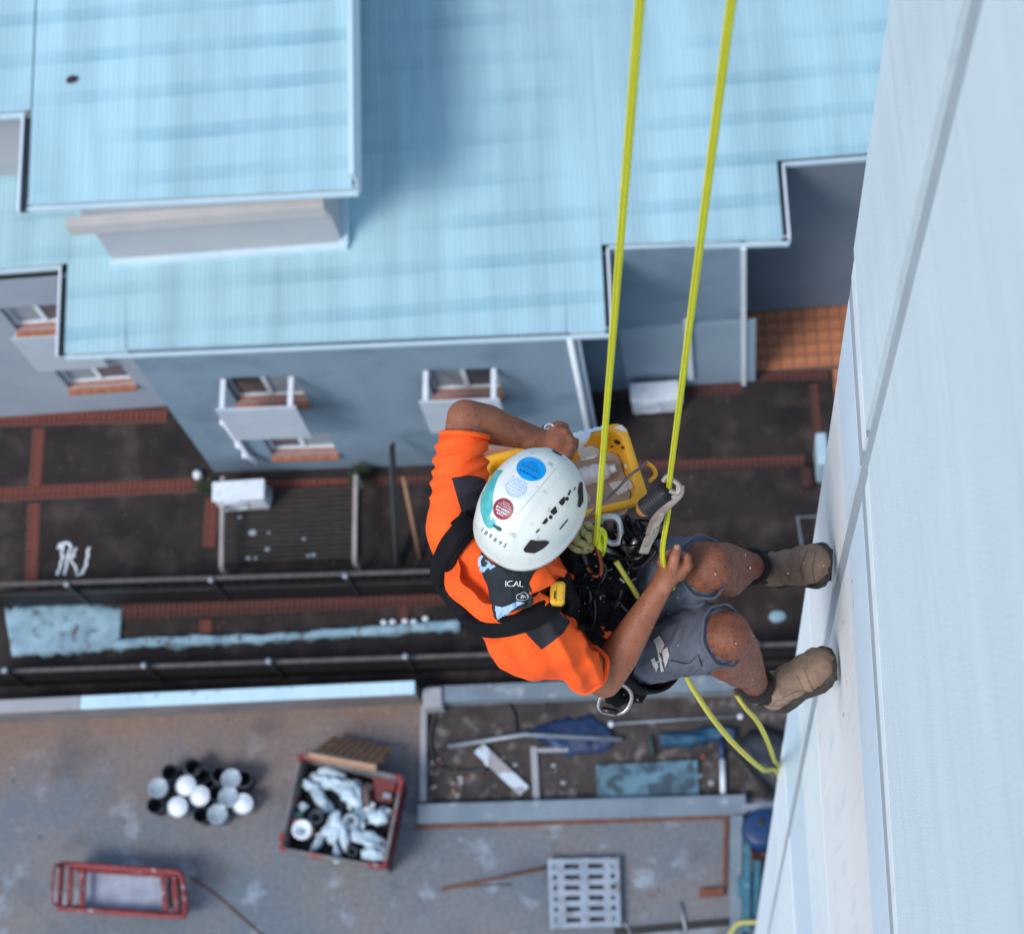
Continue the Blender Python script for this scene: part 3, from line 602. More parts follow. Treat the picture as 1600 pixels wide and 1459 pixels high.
# sunken bed full of odds and ends
bed = struct(MB().prism([tuple(G(*p)[:2]) for p in ((668,1255),(1260,1245),(1260,1085),(668,1100))], .004, .012).build("soil_bed", M_soil))
sb = thing("bed_surround", (-2, 5.6, 0), "blue grey concrete surround of the soil bed with a rusty edge", "kerb")
z = .22
MB().beam(G(652,1270,z)-Vector((0,0,z/2)), G(1166,1255,z)-Vector((0,0,z/2)), .28, z, bev=.012).build("long_kerb", M_conc, sb)
MB().beam(G(1152,1272,z)-Vector((0,0,z/2+.002)), G(1150,1480,z)-Vector((0,0,z/2+.002)), .17, z, bev=.012).build("side_kerb", M_conc, sb)
MB().beam(G(662,1102,.12)-Vector((0,0,.06)), G(660,1252,.12)-Vector((0,0,.06)), .10, .12, bev=.01).build("slab_edge", M_capg, sb)
MB().beam(G(652,1292,.03), G(1138,1276,.03), .05, .06).build("rusty_edge", M_rust, sb); MB().beam(G(1134,1282,.03), G(1131,1385,.03), .05, .05).build("rusty_edge", M_rust, sb)
# things lying in the bed
def spline(pts, n=8):
    out = []; P = [Vector(p) for p in pts]
    for i in range(len(P)-1):
        p0, p1, p2, p3 = P[max(i-1,0)], P[i], P[i+1], P[min(i+2,len(P)-1)]
        for k in range(n):
            t = k/n; out.append(.5*((2*p1)+(p2-p0)*t+(2*p0-5*p1+4*p2-p3)*t*t+(3*p1-p0-3*p2+p3)*t**3))
    out.append(P[-1]); return out
def gp(pts, h): return [G(x,y,h) for x,y in pts]
tag(MB().tube(spline(gp([(805,1150),(800,1110),(770,1090),(720,1090),(685,1110),(672,1150),(680,1190),(705,1205),(760,1203)], .05)), .03, 10).build("coiled_hose", M_rubber, smooth=True), "black hose curving round the soil bed", "hose")
tag(MB().beam(G(748,1168,.06), G(820,1236,.06), .19, .05, bev=.006).build("plank", mat("splashed_plank",(.34,.31,.32),(.26,.24,.25),scale=3,rough=.7,c3=(.50,.58,.63),s3=3,t3=(.5,.56))), "short pale paint splashed plank lying diagonally on the soil", "plank")
tag(MB().beam(G(834,1166,.04), G(839,1256,.04), .10, .06, bev=.006).build("timber_batten", M_capg), "grey batten lying square to the kerb on the soil", "batten")
tag(MB().beam(G(838,1172,.03), G(888,1171,.03), .06, .05, bev=.006).build("short_batten", M_capg), "short grey batten lying across the blue tarpaulin edge", "batten")
tag(MB().tube(gp([(700,1166),(820,1147),(972,1155)], .10), .035, 10).build("long_pipe", M_pole, smooth=True), "long galvanised pipe lying over the dark blue tarpaulin", "pipe")
tag(MB().tube(gp([(950,1131),(1060,1124),(1162,1118)], .06), .018, 8).build("thin_rod", M_pole, smooth=True), "thin metal rod lying between two round knobs", "rod")
for i,(x,y) in enumerate(((955,1131),(1157,1119))): tag(MB().sphere(G(x,y,.07), .045).build("door_knob", M_plastic_w, smooth=True), "pale round knob at an end of the thin rod", "knob", "knobs on the rod")
sheet_on_ground(([(820,1142),(870,1124),(925,1117),(955,1138)], [(845,1160),(880,1178),(925,1180),(958,1166)]), "blue_tarpaulin", M_navy, "crumpled dark blue tarpaulin under the long pipe", "tarpaulin", h=.03, amp=.09, nx=30, seed=9)
sheet_on_ground(([(1028,1145),(1080,1142),(1120,1132),(1150,1140)], [(1034,1168),(1080,1168),(1110,1158),(1150,1158)]), "blue_cloth", mat("teal_cloth",(.02,.085,.15),(.012,.05,.10),scale=4,rough=.6), "folded teal blue cloth beside the mottled metal sheet", "cloth", h=.10, amp=.08, nx=20, seed=12)
tag(MB().box((G(1012,1220).x, G(1012,1220).y, .05), (1.50,.53,.06), bev=.006).build("metal_sheet", mat("mottled_teal_sheet",(.12,.24,.30),(.07,.13,.165),scale=3.2,rough=.5,c3=(.04,.07,.09),s3=5,t3=(.5,.6))), "mottled teal metal sheet lying on the soil bed", "metal sheet")
tag(MB().beam(G(1015,1150,.05), G(1020,1180,.05), .06, .06).build("green_stake", mat("green_stake",(.03,.06,.055),(.02,.04,.04),scale=6,rough=.7)), "short dark green stake beside the mottled metal sheet", "stake")
tag(MB().tube(gp([(1129,1186),(1130,1246)], .08), .045, 12).build("white_pipe", M_plastic_w, smooth=True), "short white pipe standing out by the dark bag", "pipe")
tag(MB().tube(gp([(1128,1150),(1128,1186)], .08), .05, 12).build("navy_pipe", M_navy, smooth=True), "short navy pipe end to end with the white pipe", "pipe")
sheet_on_ground(([(1150,1170),(1170,1140),(1200,1136),(1240,1150)], [(1150,1178),(1180,1215),(1215,1248),(1245,1260)]), "black_bag", M_plastic_b, "black plastic rubbish bag slumped beside the tower foot", "bag", h=.25, amp=.12, nx=20, seed=15)
tag(MB().tube(gp([(1135,1160),(1170,1205),(1195,1240)], .3), .03, 10).build("dark_tube", M_rubber, smooth=True), "dark tube lying against the black rubbish bag", "tube")
rk = random.Random(5)
for i in range(26):
    x, y = rk.uniform(672,735), rk.uniform(1180,1252)
    if i > 14: x, y = rk.uniform(740,1120), rk.uniform(1178,1250)
    r = rk.uniform(.02,.055); m = MB().sphere(G(x,y,.02), (r, r*rk.uniform(.6,1), r*.6), seg=7, rings=5)
    for v in m.v: v += Vector((rk.uniform(-.2,.2), rk.uniform(-.2,.2), rk.uniform(-.1,.1)))*r
    tag(m.build("stone", M_capg if i%3 else M_rust), "small lump of rubble on the soil bed", "rubble", "rubble on the soil bed")
tag(MB().lathe(G(763,1192,.0), [(.05,0),(.05,.05),(.04,.055)], 10).build("jar_lid", M_plastic_w, smooth=True), "small pale jar lid between the plank and the batten", "jar lid")
# plastic pallet
pc = G(911,1396,.15); pl = thing("plastic_pallet", (pc.x,pc.y,0), "pale grey plastic pallet with a grid of slots", "pallet")
M_pal = mat("pale_pallet",(.30,.35,.40),(.22,.265,.31),scale=4,rough=.65,c3=(.15,.15,.15),s3=7,t3=(.54,.7))
P00,P10,P11,P01 = G(856,1341,.15),G(967,1339,.15),G(970,1447,.15),G(860,1451,.15)
bil = lambda u,v: P00.lerp(P10,u).lerp(P01.lerp(P11,u),v)
for k in range(7): v=.045+.91*k/6; MB().beam(bil(0,v), bil(1,v), .085 if 0<k<6 else .07, .03).build("slat", M_pal, pl)
for u,wd in ((.03,.07),(.175,.11),(.5,.13),(.825,.11),(.97,.07)): MB().beam(bil(u,0)-Vector((0,0,.004)), bil(u,1)-Vector((0,0,.004)), wd, .028).build("bearer", M_pal, pl)
for u in (.08,.5,.92):
    for v in (.08,.5,.92): q = bil(u,v); MB().box((q.x,q.y,.066), (.12,.12,.13)).build("foot", M_pal, pl)
tag(MB().tube(gp([(690,1389),(770,1373),(856,1354)], .03), .022, 8).build("long_stick", M_rust, smooth=True), "long thin brown stick lying from the pallet across the concrete", "stick")
tag(MB().tube(gp([(725,1384),(800,1381)], .015), .008, 6).build("thin_wire", M_rubber, smooth=True), "short thin wire beside the brown stick", "wire")
tag(MB().tube(spline(gp([(960,1430),(975,1440),(985,1459),(990,1480)], .02)), .018, 8).build("short_hose", M_pole, smooth=True), "short grey hose end beside the pallet", "hose")
tag(MB().beam(G(1092,1395,.08)-Vector((0,0,.04)), G(1132,1392,.08)-Vector((0,0,.04)), .12, .10, bev=.01).build("wood_block", M_rust), "brown timber block lying against the side kerb", "block")
tag(MB().tube(gp([(1064,1410),(1072,1455)], .03), .025, 8).build("grey_tube", M_pole, smooth=True), "short grey tube lying near the brown timber block", "tube")
# clutter past the side kerb
t = thing("workbench", G(1185,1300), "teal painted bench frame beside the tower foot", "bench")
for (p,q,hh) in (((1160,1262),(1210,1258),.5),((1158,1300),(1200,1298),.45),((1168,1300),(1165,1455),.4),((1182,1345),(1178,1455),.3)): MB().beam(G(*p,hh), G(*q,hh), .10, .05).build("frame_bar", M_tealm if p[1]!=1262 else M_pole, t)
MB().box(G(1180,1385,.25), (.5,.28,.04)).build("shelf", M_tealm, t); MB().box(G(1180,1420,.12), (.5,.5,.03)).build("shelf", mat("slate_board",(.09,.12,.14),(.06,.08,.1),scale=4,rough=.7), t)
bt = thing("blue_drum", G(1192,1300), "dark blue plastic drum beside the teal bench", "drum")
bc = G(1190,1292,.75); MB().lathe((bc.x,bc.y,.02), [(.24,0),(.27,.05),(.27,.25),(.285,.27),(.27,.29),(.27,.5),(.285,.52),(.27,.54),(.26,.70),(.22,.72),(.06,.72)], 24).build("barrel", mat("blue_plastic",(.012,.045,.13),(.01,.03,.085),scale=4,rough=.4), bt, smooth=True)
MB().lathe((bc.x,bc.y+.08,.735), [(.05,0),(.05,.03),(.035,.035)], 12).build("bung", M_dark, bt)
tag(MB().box(G(1186,1335,.1), (.30,.12,.10), bev=.01).build("brown_brick", M_rust), "brown brick on the ground under the blue drum", "brick")
tag(MB().tube(spline(gp([(1130,1480),(1146,1450),(1158,1441),(1176,1440),(1200,1438)], .45)), .035, 10).build("yellow_pipe", mat("pale_yellow",(.50,.46,.13),(.42,.38,.11),scale=5,rough=.5), smooth=True), "pale yellow bent pipe at the tower foot", "pipe")
tag(MB().box(G(1283,715,.5), (.16,.5,.9), bev=.02).build("pale_cabinet", mat("pale_blue_box",(.42,.56,.62),(.36,.50,.57),scale=3,rough=.5)), "narrow pale blue cabinet against the tower", "cabinet")
fr = MB(); fq = gp([(1246,808),(1290,806),(1296,860),(1254,860)], .25); fr.tube(fq, .022, 8, closed=True); tag(fr.build("wire_frame", M_pole), "thin pale square frame standing beside the tower", "frame")
tag(MB().box(G(1262,745,.1), (.20,.35,.22), bev=.05).build("dark_sack", mat("dark_red_sack",(.05,.02,.02),(.03,.014,.014),scale=6,rough=.8)), "dark red sack on the paving beside the pale cabinet", "sack")
# wet dark drain strip at the bottom edge
MB().beam(G(960,1456,.02), G(1140,1440,.02), .10, .03).build("drain_grate", M_dark, lowy)

# paint buckets
def bucket(kind, px, py, label):
    h = .36; c = G(px, py, h); r = {'w':.152,'b':.125,'g':.15}[kind]; body = {'w':M_plastic_w,'b':M_plastic_b,'g':M_plastic_g}[kind]
    t = thing("bucket", (c.x,c.y,0), label, "bucket", "paint buckets clustered on the concrete")
    rz = .004
    MB().lathe((c.x,c.y,rz), [(r*.86,0),(r*.97,h-.04),(r,h-.04),(r,h-.005),(r*.93,h-.005),(r*.93,h-.05),(r*.85,.02),(.0,.02)], 22).build("body", body, t, smooth=True)
    if kind == 'w': MB().lathe((c.x,c.y,rz+h-.045), [(0,0),(r*.925,0),(r*.925,.03),(0,.031)], 22).build("paint", M_paint_w, t, smooth=True)
    if kind == 'g': MB().lathe((c.x,c.y,rz+h-.004), [(r*1.02,-.02),(r*1.02,.006),(r*.9,.012),(r*.88,.004),(0,.004)], 22).build("lid", M_plastic_g, t, smooth=True)
    m = MB(); a = random.uniform(0,6.28); m.tube([Vector((c.x,c.y,rz+h-.03)) + Vector((cos(a)*r*1.03*cos(k), sin(a)*r*1.03*cos(k), 0)) + Vector((-sin(a), cos(a), 0))*r*1.06*sin(k) for k in [pi*i/12 for i in range(13)]], .004, 5); m.build("handle", M_pole, t)
LB = {'w':"white bucket filled with white paint in the bucket cluster", 'b':"empty black bucket open at the top in the bucket cluster", 'g':"grey bucket closed with a lid in the bucket cluster"}
for k,x,y in (('b',265,1206),('b',301,1197),('b',316,1211),('b',343,1209),('g',361,1216),('b',380,1216),('g',247,1230),('w',290,1227),('w',312,1243),('b',339,1238),('g',357,1244),('w',379,1255),('b',242,1257),('w',277,1260),('b',314,1272),('g',340,1271)): bucket(k,x,y,LB[k])

# skip bin full of rubbish
K = [G(470,1180,.8),G(628,1215,.8),G(600,1355,.8),G(437,1325,.8)]
kc = sum(K, Vector())/4; skp = thing("rubbish_bin", (kc.x,kc.y,0), "open steel rubbish bin with red corners heaped with white refuse", "bin")
M_bin = mat("grubby_bin_steel",(.20,.19,.19),(.12,.11,.115),scale=4,rough=.7,c3=(.26,.07,.05),s3=3,t3=(.55,.66))
B_ = [Vector((kc.x,kc.y,0))+(Vector((p.x,p.y,0))-Vector((kc.x,kc.y,0)))*.95 for p in K]
for i in range(4):
    a,b = K[i],K[(i+1)%4]; a2,b2 = B_[i],B_[(i+1)%4]; inn = (kc-(a+b)/2); inn.z=0; inn=inn.normalized()*.03
    MB().hexa([b2+inn,b2,a2,a2+inn,b+inn,b,a,a+inn]).build("side", M_bin if i!=1 else mat("dark_red_side",(.14,.012,.012),(.09,.01,.01),scale=3,rough=.6), skp)
    MB().beam(a, b, .05, .05, bev=.008).build("rim", M_bin, skp)
    d = (b-a).normalized(); MB().beam(a+Vector((0,0,.012)), a+d*.24+Vector((0,0,.012)), .07, .06, bev=.01).build("red_corner", M_red, skp)
    MB().beam(b+Vector((0,0,.01)), b-d*.10+Vector((0,0,.01)), .068, .058, bev=.01).build("red_corner", M_red, skp)
MB().extrude([p+Vector((0,0,.05)) for p in B_], (0,0,.02)).build("floor", M_dark, skp)
MB().extrude([Vector((kc.x,kc.y,0))+(p-Vector((kc.x,kc.y,0)))*.9+Vector((0,0,.40)) for p in B_], (0,0,.02)).build("refuse_fill", mat("dark_refuse",(.05,.045,.045),(.02,.02,.022),scale=6,rough=.9), skp)
M_bag = mat("white_refuse_bag",(.52,.64,.70),(.36,.46,.52),scale=5,rough=.35,bump=.5,bscale=25)
def lump(px, py, rx, ry, rz, rot, m, name, label, cat, grp, z=.52, seed=0, crush=.6):
    c = G(px,py,z+.1); mb = MB().sphere((0,0,0), 1.0, seg=22, rings=14); Rm = Matrix.Rotation(rot,3,'Z')
    for v in mb.v:
        n_ = mnoise.noise(v*1.6+Vector((seed*7.1,seed*3.3,0))) + .5*mnoise.noise(v*4+Vector((seed,0,9)))
        v *= 1+crush*n_+.30*(abs(mnoise.noise(v*2.7+Vector((seed*3.7,1,seed))))-.25)
    mb.v = [Vector((c.x,c.y,z)) + Rm @ Vector((v.x*rx, v.y*ry, v.z*rz)) for v in mb.v]
    return tag(mb.build(name, m, smooth=True), label, cat, grp)
GR = "white refuse heaped in the bin"
for i,(x,y,rx,ry,rz,ro) in enumerate(((515,1216,.23,.12,.14,-.3),(548,1237,.14,.18,.16,.3),(483,1224,.10,.06,.08,-.2),(500,1247,.18,.08,.10,-.9),(472,1258,.06,.05,.08,0),(592,1272,.13,.11,.13,.1),(560,1272,.08,.16,.10,.2),(520,1290,.12,.18,.12,-.4),(536,1302,.06,.17,.10,0),(495,1315,.16,.05,.08,.9),(575,1312,.20,.09,.10,-.3),(585,1332,.16,.10,.10,.1),(525,1330,.06,.12,.09,0),(556,1300,.07,.09,.09,.6))):
    lump(x,y,rx*1.18,ry*1.18,rz,ro,M_bag,"refuse_bag",("large" if rx*ry>.02 else "small" if max(rx,ry)<.11 else "long narrow")+" crumpled white plastic bag heaped in the rubbish bin","bag",GR,z=.56+.05*(i%3),seed=i)
for i,(x,y,r) in enumerate(((472,1297,.15),(494,1276,.11),(548,1275,.12),(550,1325,.08))):
    c = G(x,y,.72); m = MB(); ax = Matrix.Rotation(random.uniform(-.4,.4),3,'X'); m.lathe((c.x,c.y,.55), [(r*.8,0),(r,.2),(r*.8,.2),(r*.35,.14),(r*.3,.03),(0,.03)], 18, ax)
    tag(m.build("discarded_bucket", (M_plastic_w,M_plastic_b,M_plastic_g,M_plastic_b)[i], smooth=True), ("white bucket tipped into the rubbish bin with a dark hole","black round lid lying among the refuse in the bin","grey bucket lying on its side in the rubbish bin","dark pot among the refuse in the rubbish bin")[i], "bucket")
tag(lump(463,1272,.11,.07,.07,.4,mat("green_refuse",(.04,.13,.10),(.03,.08,.07),scale=6,rough=.6),"green_rag","x","rag",None,z=.6,seed=31), "green rag crumpled in the corner of the rubbish bin", "rag")
tag(lump(461,1281,.08,.04,.05,.3,mat("pink_refuse",(.35,.12,.12),(.28,.08,.09),scale=6,rough=.6),"pink_rag","x","rag",None,z=.64,seed=32), "pinkish red rag beside the green rag in the bin", "rag")
tag(lump(572,1240,.05,.18,.12,.05,mat("brown_board",(.22,.15,.12),(.15,.10,.085),scale=6,rough=.8),"cardboard","x","cardboard",None,z=.62,seed=33,crush=.12), "brown cardboard strip standing in the rubbish bin", "cardboard")
# wooden pallet leaning behind the bin
W = [G(483,1176,.95),G(588,1196,.95),G(612,1168,.25),G(520,1150,.25)]
wp = thing("wooden_pallet", sum(W, Vector())/4*Vector((1,1,0)).dot(Vector((1,0,0))) if False else Vector((W[0].x,W[0].y,0)), "brown wooden pallet leaning against the rubbish bin", "pallet")
bl2 = lambda u,v: W[0].lerp(W[1],u).lerp(W[3].lerp(W[2],u),v)
nn_ = (W[1]-W[0]).cross(W[3]-W[0]).normalized(); nn_ = nn_ if nn_.z>0 else -nn_
for i in range(9): u=.05+.9*i/8; MB().beam(bl2(u,0), bl2(u,1), .075, .022, up=nn_).build("slat", M_wood, wp)
for v in (.05,.5,.95): MB().beam(bl2(0,v)-nn_*.05, bl2(1,v)-nn_*.05, .09, .07, up=nn_).build("bearer", M_wood, wp)
MB().beam(bl2(0,-.02)+nn_*.012, bl2(1,-.02)+nn_*.012, .10, .03, up=nn_).build("edge_board", mat("pale_edge_wood",(.46,.30,.21),(.38,.24,.17),scale=8,rough=.85), wp)

# red trolley
T = [G(97,1349,.55),G(283,1362,.55),G(290,1432,.55),G(93,1418,.55)]
tc_ = sum(T, Vector())/4; tr = thing("red_trolley", (tc_.x,tc_.y,0), "worn red steel trolley with a dirty grey tray", "trolley")
bt3 = lambda u,v,z: (lambda q: Vector((q.x,q.y,z)))(T[0].lerp(T[1],u).lerp(T[3].lerp(T[2],u),v))
def loop(z, ins, r): return MB().tube(spline([bt3(*p,z) for p in ((ins,.08),(ins+.03,0+ins),(.5,ins*.6),(.9,ins),(1-ins,.12),(1-ins,.88),(.9,1-ins),(.5,1-ins*.6),(ins+.03,1-ins),(ins,.92),(ins,.08))], 6), r, 8)
loop(.55,.0,.042).build("top_frame", M_red, tr, smooth=True)
loop(.30,.03,.022).build("lower_frame", M_red, tr, smooth=True)
MB().hexa([bt3(u,v,z) for z in (.28,.31) for (u,v) in ((.17,.93),(.84,.93),(.84,.1),(.17,.1))]).build("tray", mat("dirty_grey_tray",(.33,.37,.44),(.24,.25,.31),scale=4,rough=.6,c3=(.30,.09,.09),s3=5,t3=(.62,.7)), tr)
for (p,q) in (((.17,.06),(.17,.94)),((.84,.06),(.84,.94)),((.07,.06),(.07,.94)),((.93,.1),(.93,.9))): MB().beam(bt3(*p,.50),bt3(*q,.50),.075,.05,bev=.008).build("cross_bar", M_red, tr)
MB().hexa([bt3(u,v,z) for z in (.31,.50) for (u,v) in ((.10,.98),(.92,.98),(.92,.90),(.10,.90))]).build("tray_side", M_red, tr); MB().hexa([bt3(u,v,z) for z in (.31,.50) for (u,v) in ((.10,.11),(.92,.11),(.92,.03),(.10,.03))]).build("tray_side", M_red, tr)
MB().hexa([bt3(u,v,z) for z in (.32,.46) for (u,v) in ((.86,.72),(.905,.72),(.905,.3),(.86,.3))]).build("tool_slot", M_dark, tr)
for (u,v) in ((.12,.08),(.88,.1),(.12,.92),(.88,.9)):
    q = bt3(u,v,.09); wh = MB().lathe(q+Vector((0,-.025,0)), [(.03,-.0),(.085,.004),(.09,.025),(.085,.046),(.03,.05)], 16, Matrix.Rotation(R(-90),3,'X')); wh.build("wheel", M_dark, tr, smooth=True)
    MB().beam(bt3(u,v,.15), bt3(u,v,.53), .04, .04, up=(0,1,0)).build("leg", M_red, tr)
MB().tube(spline([bt3(.0,.1,.55), bt3(-.03,.12,.72), bt3(-.03,.88,.72), bt3(.0,.9,.55)], 6), .02, 8).build("push_handle", M_red, tr, smooth=True)
tag(MB().tube(spline(gp([(293,1368),(330,1392),(372,1428),(420,1470)], .02)), .014, 6).build("power_cable", M_rust, smooth=True), "thin brown cable trailing from the red trolley across the concrete", "cable")

rb = random.Random(77)
for i in range(16):
    u, v = rb.uniform(.12,.88), rb.uniform(.12,.88); q_ = K[0].lerp(K[1],u).lerp(K[3].lerp(K[2],u),v); a = rb.uniform(0,3.1); c_ = Vector((q_.x, q_.y, rb.uniform(.44,.66))); d_ = Vector((cos(a), sin(a), rb.uniform(-.3,.3))).normalized(); L_ = rb.uniform(.10,.26)
    m_ = (M_plastic_w, M_capg, M_wood, M_plastic_b, M_plastic_g)[i%5]; nm = ("white board offcut", "grey plaster offcut", "brown timber offcut", "black plastic offcut", "grey plastic offcut")[i%5]
    tag(MB().beam(c_-d_*L_/2, c_+d_*L_/2, rb.uniform(.04,.11), .014).build("offcut", m_), nm+" poking out of the refuse in the rubbish bin", "offcut", "offcuts in the rubbish bin")
gt = MB(); gy = MB()
for i in range(240):
    x, y = rb.uniform(-11,0), rb.uniform(3.4,7.3); r = rb.uniform(.006,.022)*(1.6 if rb.random()<.06 else 1); (gt if i%2 else gy).sphere((x,y,.006+r*.3), (r, r*rb.uniform(.5,1), r*.5), seg=6, rings=4)
stuff(tag(gt.build("grit", M_capg), "fine grey grit scattered over the concrete slab", "grit")); stuff(tag(gy.build("dirt_crumbs", M_soil), "dark crumbs of dirt scattered over the concrete slab", "dirt"))
lv = MB()
for i in range(260):
    x, y = rb.uniform(-11,2.2), rb.uniform(7.8,12.2)
    if -7.7 < x < -1.5 and y > 10.7: continue
    r = rb.uniform(.012,.035); a = rb.uniform(0,6.28); lv.add([(x+cos(a+k)*r*(1 if k%2 else .5), y+sin(a+k)*r*(1 if k%2 else .5), .008+.006*(k%2)) for k in (0,1.57,3.14,4.71)], [(0,1,2,3)])
stuff(tag(lv.build("leaf_litter", mat("dead_leaf",(.13,.085,.05),(.07,.045,.03),scale=9,rough=.9)), "dry leaves and scraps scattered over the dark paving", "litter"))

rb0 = G(598,1232,.62); tag(MB().box((rb0.x,rb0.y,.56), (.34,.36,.03), Matrix.Rotation(R(-13),3,'Z') @ Matrix.Rotation(R(12),3,'X'), bev=.004).build("red_board", MATS["dark_red_side"]), "dark red board lying in the corner of the rubbish bin", "board")
# ================================================================== helpers for bodies and draped pieces
from mathutils.geometry import delaunay_2d_cdt
def remesh(mb, voxel, smooth=6, lam=.5):
    """fuse overlapping shapes into ONE continuous skin"""
    me = bpy.data.meshes.new("tmp"); me.from_pydata([tuple(v) for v in mb.v], [], mb.f); me.update()
    o = bpy.data.objects.new("tmp", me); col.objects.link(o)
    r = o.modifiers.new("r", 'REMESH'); r.mode = 'VOXEL'; r.voxel_size = voxel
    if smooth: s = o.modifiers.new("s", 'SMOOTH'); s.factor = lam; s.iterations = smooth
    dg = bpy.context.evaluated_depsgraph_get(); dg.update()
    m2 = bpy.data.meshes.new_from_object(o.evaluated_get(dg))
    out = MB(); out.v = [v.co.copy() for v in m2.vertices]; out.f = [tuple(p.vertices) for p in m2.polygons]; out.n = [v.normal.copy() for v in m2.vertices]
    bpy.data.objects.remove(o); bpy.data.meshes.remove(me); bpy.data.meshes.remove(m2); out.smooth = True
    return out
def bvh_of(*mbs):
    V, Fc = [], []
    for m in mbs:
        o = len(V); V += [tuple(v) for v in m.v]; Fc += [tuple(i+o for i in f) for f in m.f]
    return BVHTree.FromPolygons(V, Fc)
def hit(bvh, px, py, off=0.0):
    r = ray(px, py).normalized(); p, n, i, d = bvh.ray_cast(CAM, r)
    if p is None: return None, None
    if n.dot(r) > 0: n = -n
    return p + n*off, n
def drape(poly, bvh, off=.002, step=3.0, smooth=True, thick=.0, loops=None):
    """a patch cut to a pixel outline and laid on the surface below it"""
    polys = [poly] + (loops or []); pts, edges = [], []
    for pl in polys:
        st = len(pts); dense = []
        for i in range(len(pl)):
            a, b = Vector(pl[i]), Vector(pl[(i+1) % len(pl)]); k = max(1, int((b-a).length/step)); dense += [a.lerp(b, j/k) for j in range(k)]
        pts += dense; n = len(dense); edges += [(st+i, st+(i+1) % n) for i in range(n)]
    xs = [p.x for p in pts]; ys = [p.y for p in pts]; x = min(xs)+step/2
    grid = []
    while x < max(xs):
        y = min(ys)+step/2
        while y < max(ys): grid.append(Vector((x, y))); y += step
        x += step
    res = delaunay_2d_cdt([Vector(p) for p in pts]+grid, edges, [], 1 if len(polys) == 1 else 2, 1e-4)
    mb = MB(); ok = {}
    for i, v in enumerate(res[0]):
        p, n = hit(bvh, v.x, v.y, off)
        if p is not None: ok[i] = len(mb.v); mb.v.append(p)
    # drop corners that fell through to something far behind
    fs = [f for f in res[2] if all(i in ok for i in f)]
    for f in fs:
        q = [mb.v[ok[i]] for i in f]
        if max((q[i]-q[i-1]).length for i in range(len(q))) < .05: mb.f.append(tuple(ok[i] for i in f))
    for k, f in enumerate(mb.f):
        q = [mb.v[i] for i in f]; n = (q[1]-q[0]).cross(q[2]-q[0])
        if n.dot(q[0]-CAM) > 0: mb.f[k] = tuple(reversed(f))
    mb.smooth = smooth; return mb
def ringline(pts, bvh, off, r):
    P = [hit(bvh, x, y, off)[0] for x, y in pts]; P = [p for p in P if p is not None]; return MB().tube(P, r, 6, closed=True)
def circle(cx, cy, rx, ry, rot=0, n=36): return [(cx+rx*cos(2*pi*i/n)*cos(rot)-ry*sin(2*pi*i/n)*sin(rot), cy+rx*cos(2*pi*i/n)*sin(rot)+ry*sin(2*pi*i/n)*cos(rot)) for i in range(n)]
def text_poly(txt, cx, cy, size, rot, bvh, off, flipx=1, shear=0, bold=0.0):
    """lettering laid on a surface; size in pixels, rot in radians (clockwise on the picture)"""
    cu = bpy.data.curves.new("t", 'FONT'); cu.body = txt; cu.align_x = 'CENTER'; cu.align_y = 'CENTER'; cu.size = 1; cu.resolution_u = 3; cu.offset = bold
    o = bpy.data.objects.new("t", cu); col.objects.link(o); dg = bpy.context.evaluated_depsgraph_get(); dg.update()
    me = bpy.data.meshes.new_from_object(o.evaluated_get(dg)); mb = MB(); ok = {}
    for i, v in enumerate(me.vertices):
        x, y = v.co.x*size*flipx, -v.co.y*size; p, n = hit(bvh, cx+x*cos(rot)-y*sin(rot), cy+x*sin(rot)+y*cos(rot), off)
        if p is not None: ok[i] = len(mb.v); mb.v.append(p)
    for p in me.polygons:
        if all(i in ok for i in p.vertices): mb.f.append(tuple(ok[i] for i in p.vertices))
    bpy.data.objects.remove(o); bpy.data.meshes.remove(me)
    return mb
def strap(path, width, thick, bvh, off=.003, n=8, mb=None, lift=None):
    """webbing swept along a pixel path over a surface"""
    pp = spline([(x, y, 0) for x, y in path], n); P, Nn = [], []
    for q in pp:
        p, nn = hit(bvh, q.x, q.y, 0)
        if p is None: continue
        P.append(p); Nn.append(nn)
    if len(P) < 4: return MB()
    for _ in range(5):
        P = [P[0]] + [(P[i-1]+P[i]*2+P[i+1])/4 for i in range(1, len(P)-1)] + [P[-1]]
        Nn = [Nn[0]] + [(Nn[i-1]+Nn[i]*2+Nn[i+1]).normalized() for i in range(1, len(Nn)-1)] + [Nn[-1]]
    return ribbon(P, Nn, width, thick, off, mb)
def ribbon(P, Nn, width, thick, off=0.0, mb=None, seg=10):
    mb = mb or MB(); base = len(mb.v); m = len(P)
    for i in range(m):
        t = (P[min(i+1, m-1)]-P[max(i-1, 0)]).normalized(); n = (Nn[i]-t*Nn[i].dot(t)).normalized(); s = t.cross(n)
        w_ = width if not isinstance(width, (list, tuple)) else width[0]+(width[1]-width[0])*i/(m-1)
        for k in range(seg):
            a = 2*pi*k/seg; c, q = cos(a), sin(a); c = math.copysign(abs(c)**.5, c); q = math.copysign(abs(q)**.6, q)
            mb.v.append(P[i] + n*(off+thick/2+q*thick/2) + s*c*w_/2)
    for i in range(m-1):
        for k in range(seg): a, b = base+i*seg+k, base+i*seg+(k+1) % seg; mb.f.append((a, b, b+seg, a+seg))
    mb.f.append(tuple(base+k for k in range(seg-1, -1, -1))); mb.f.append(tuple(base+(m-1)*seg+k for k in range(seg)))
    mb.smooth = True; return mb

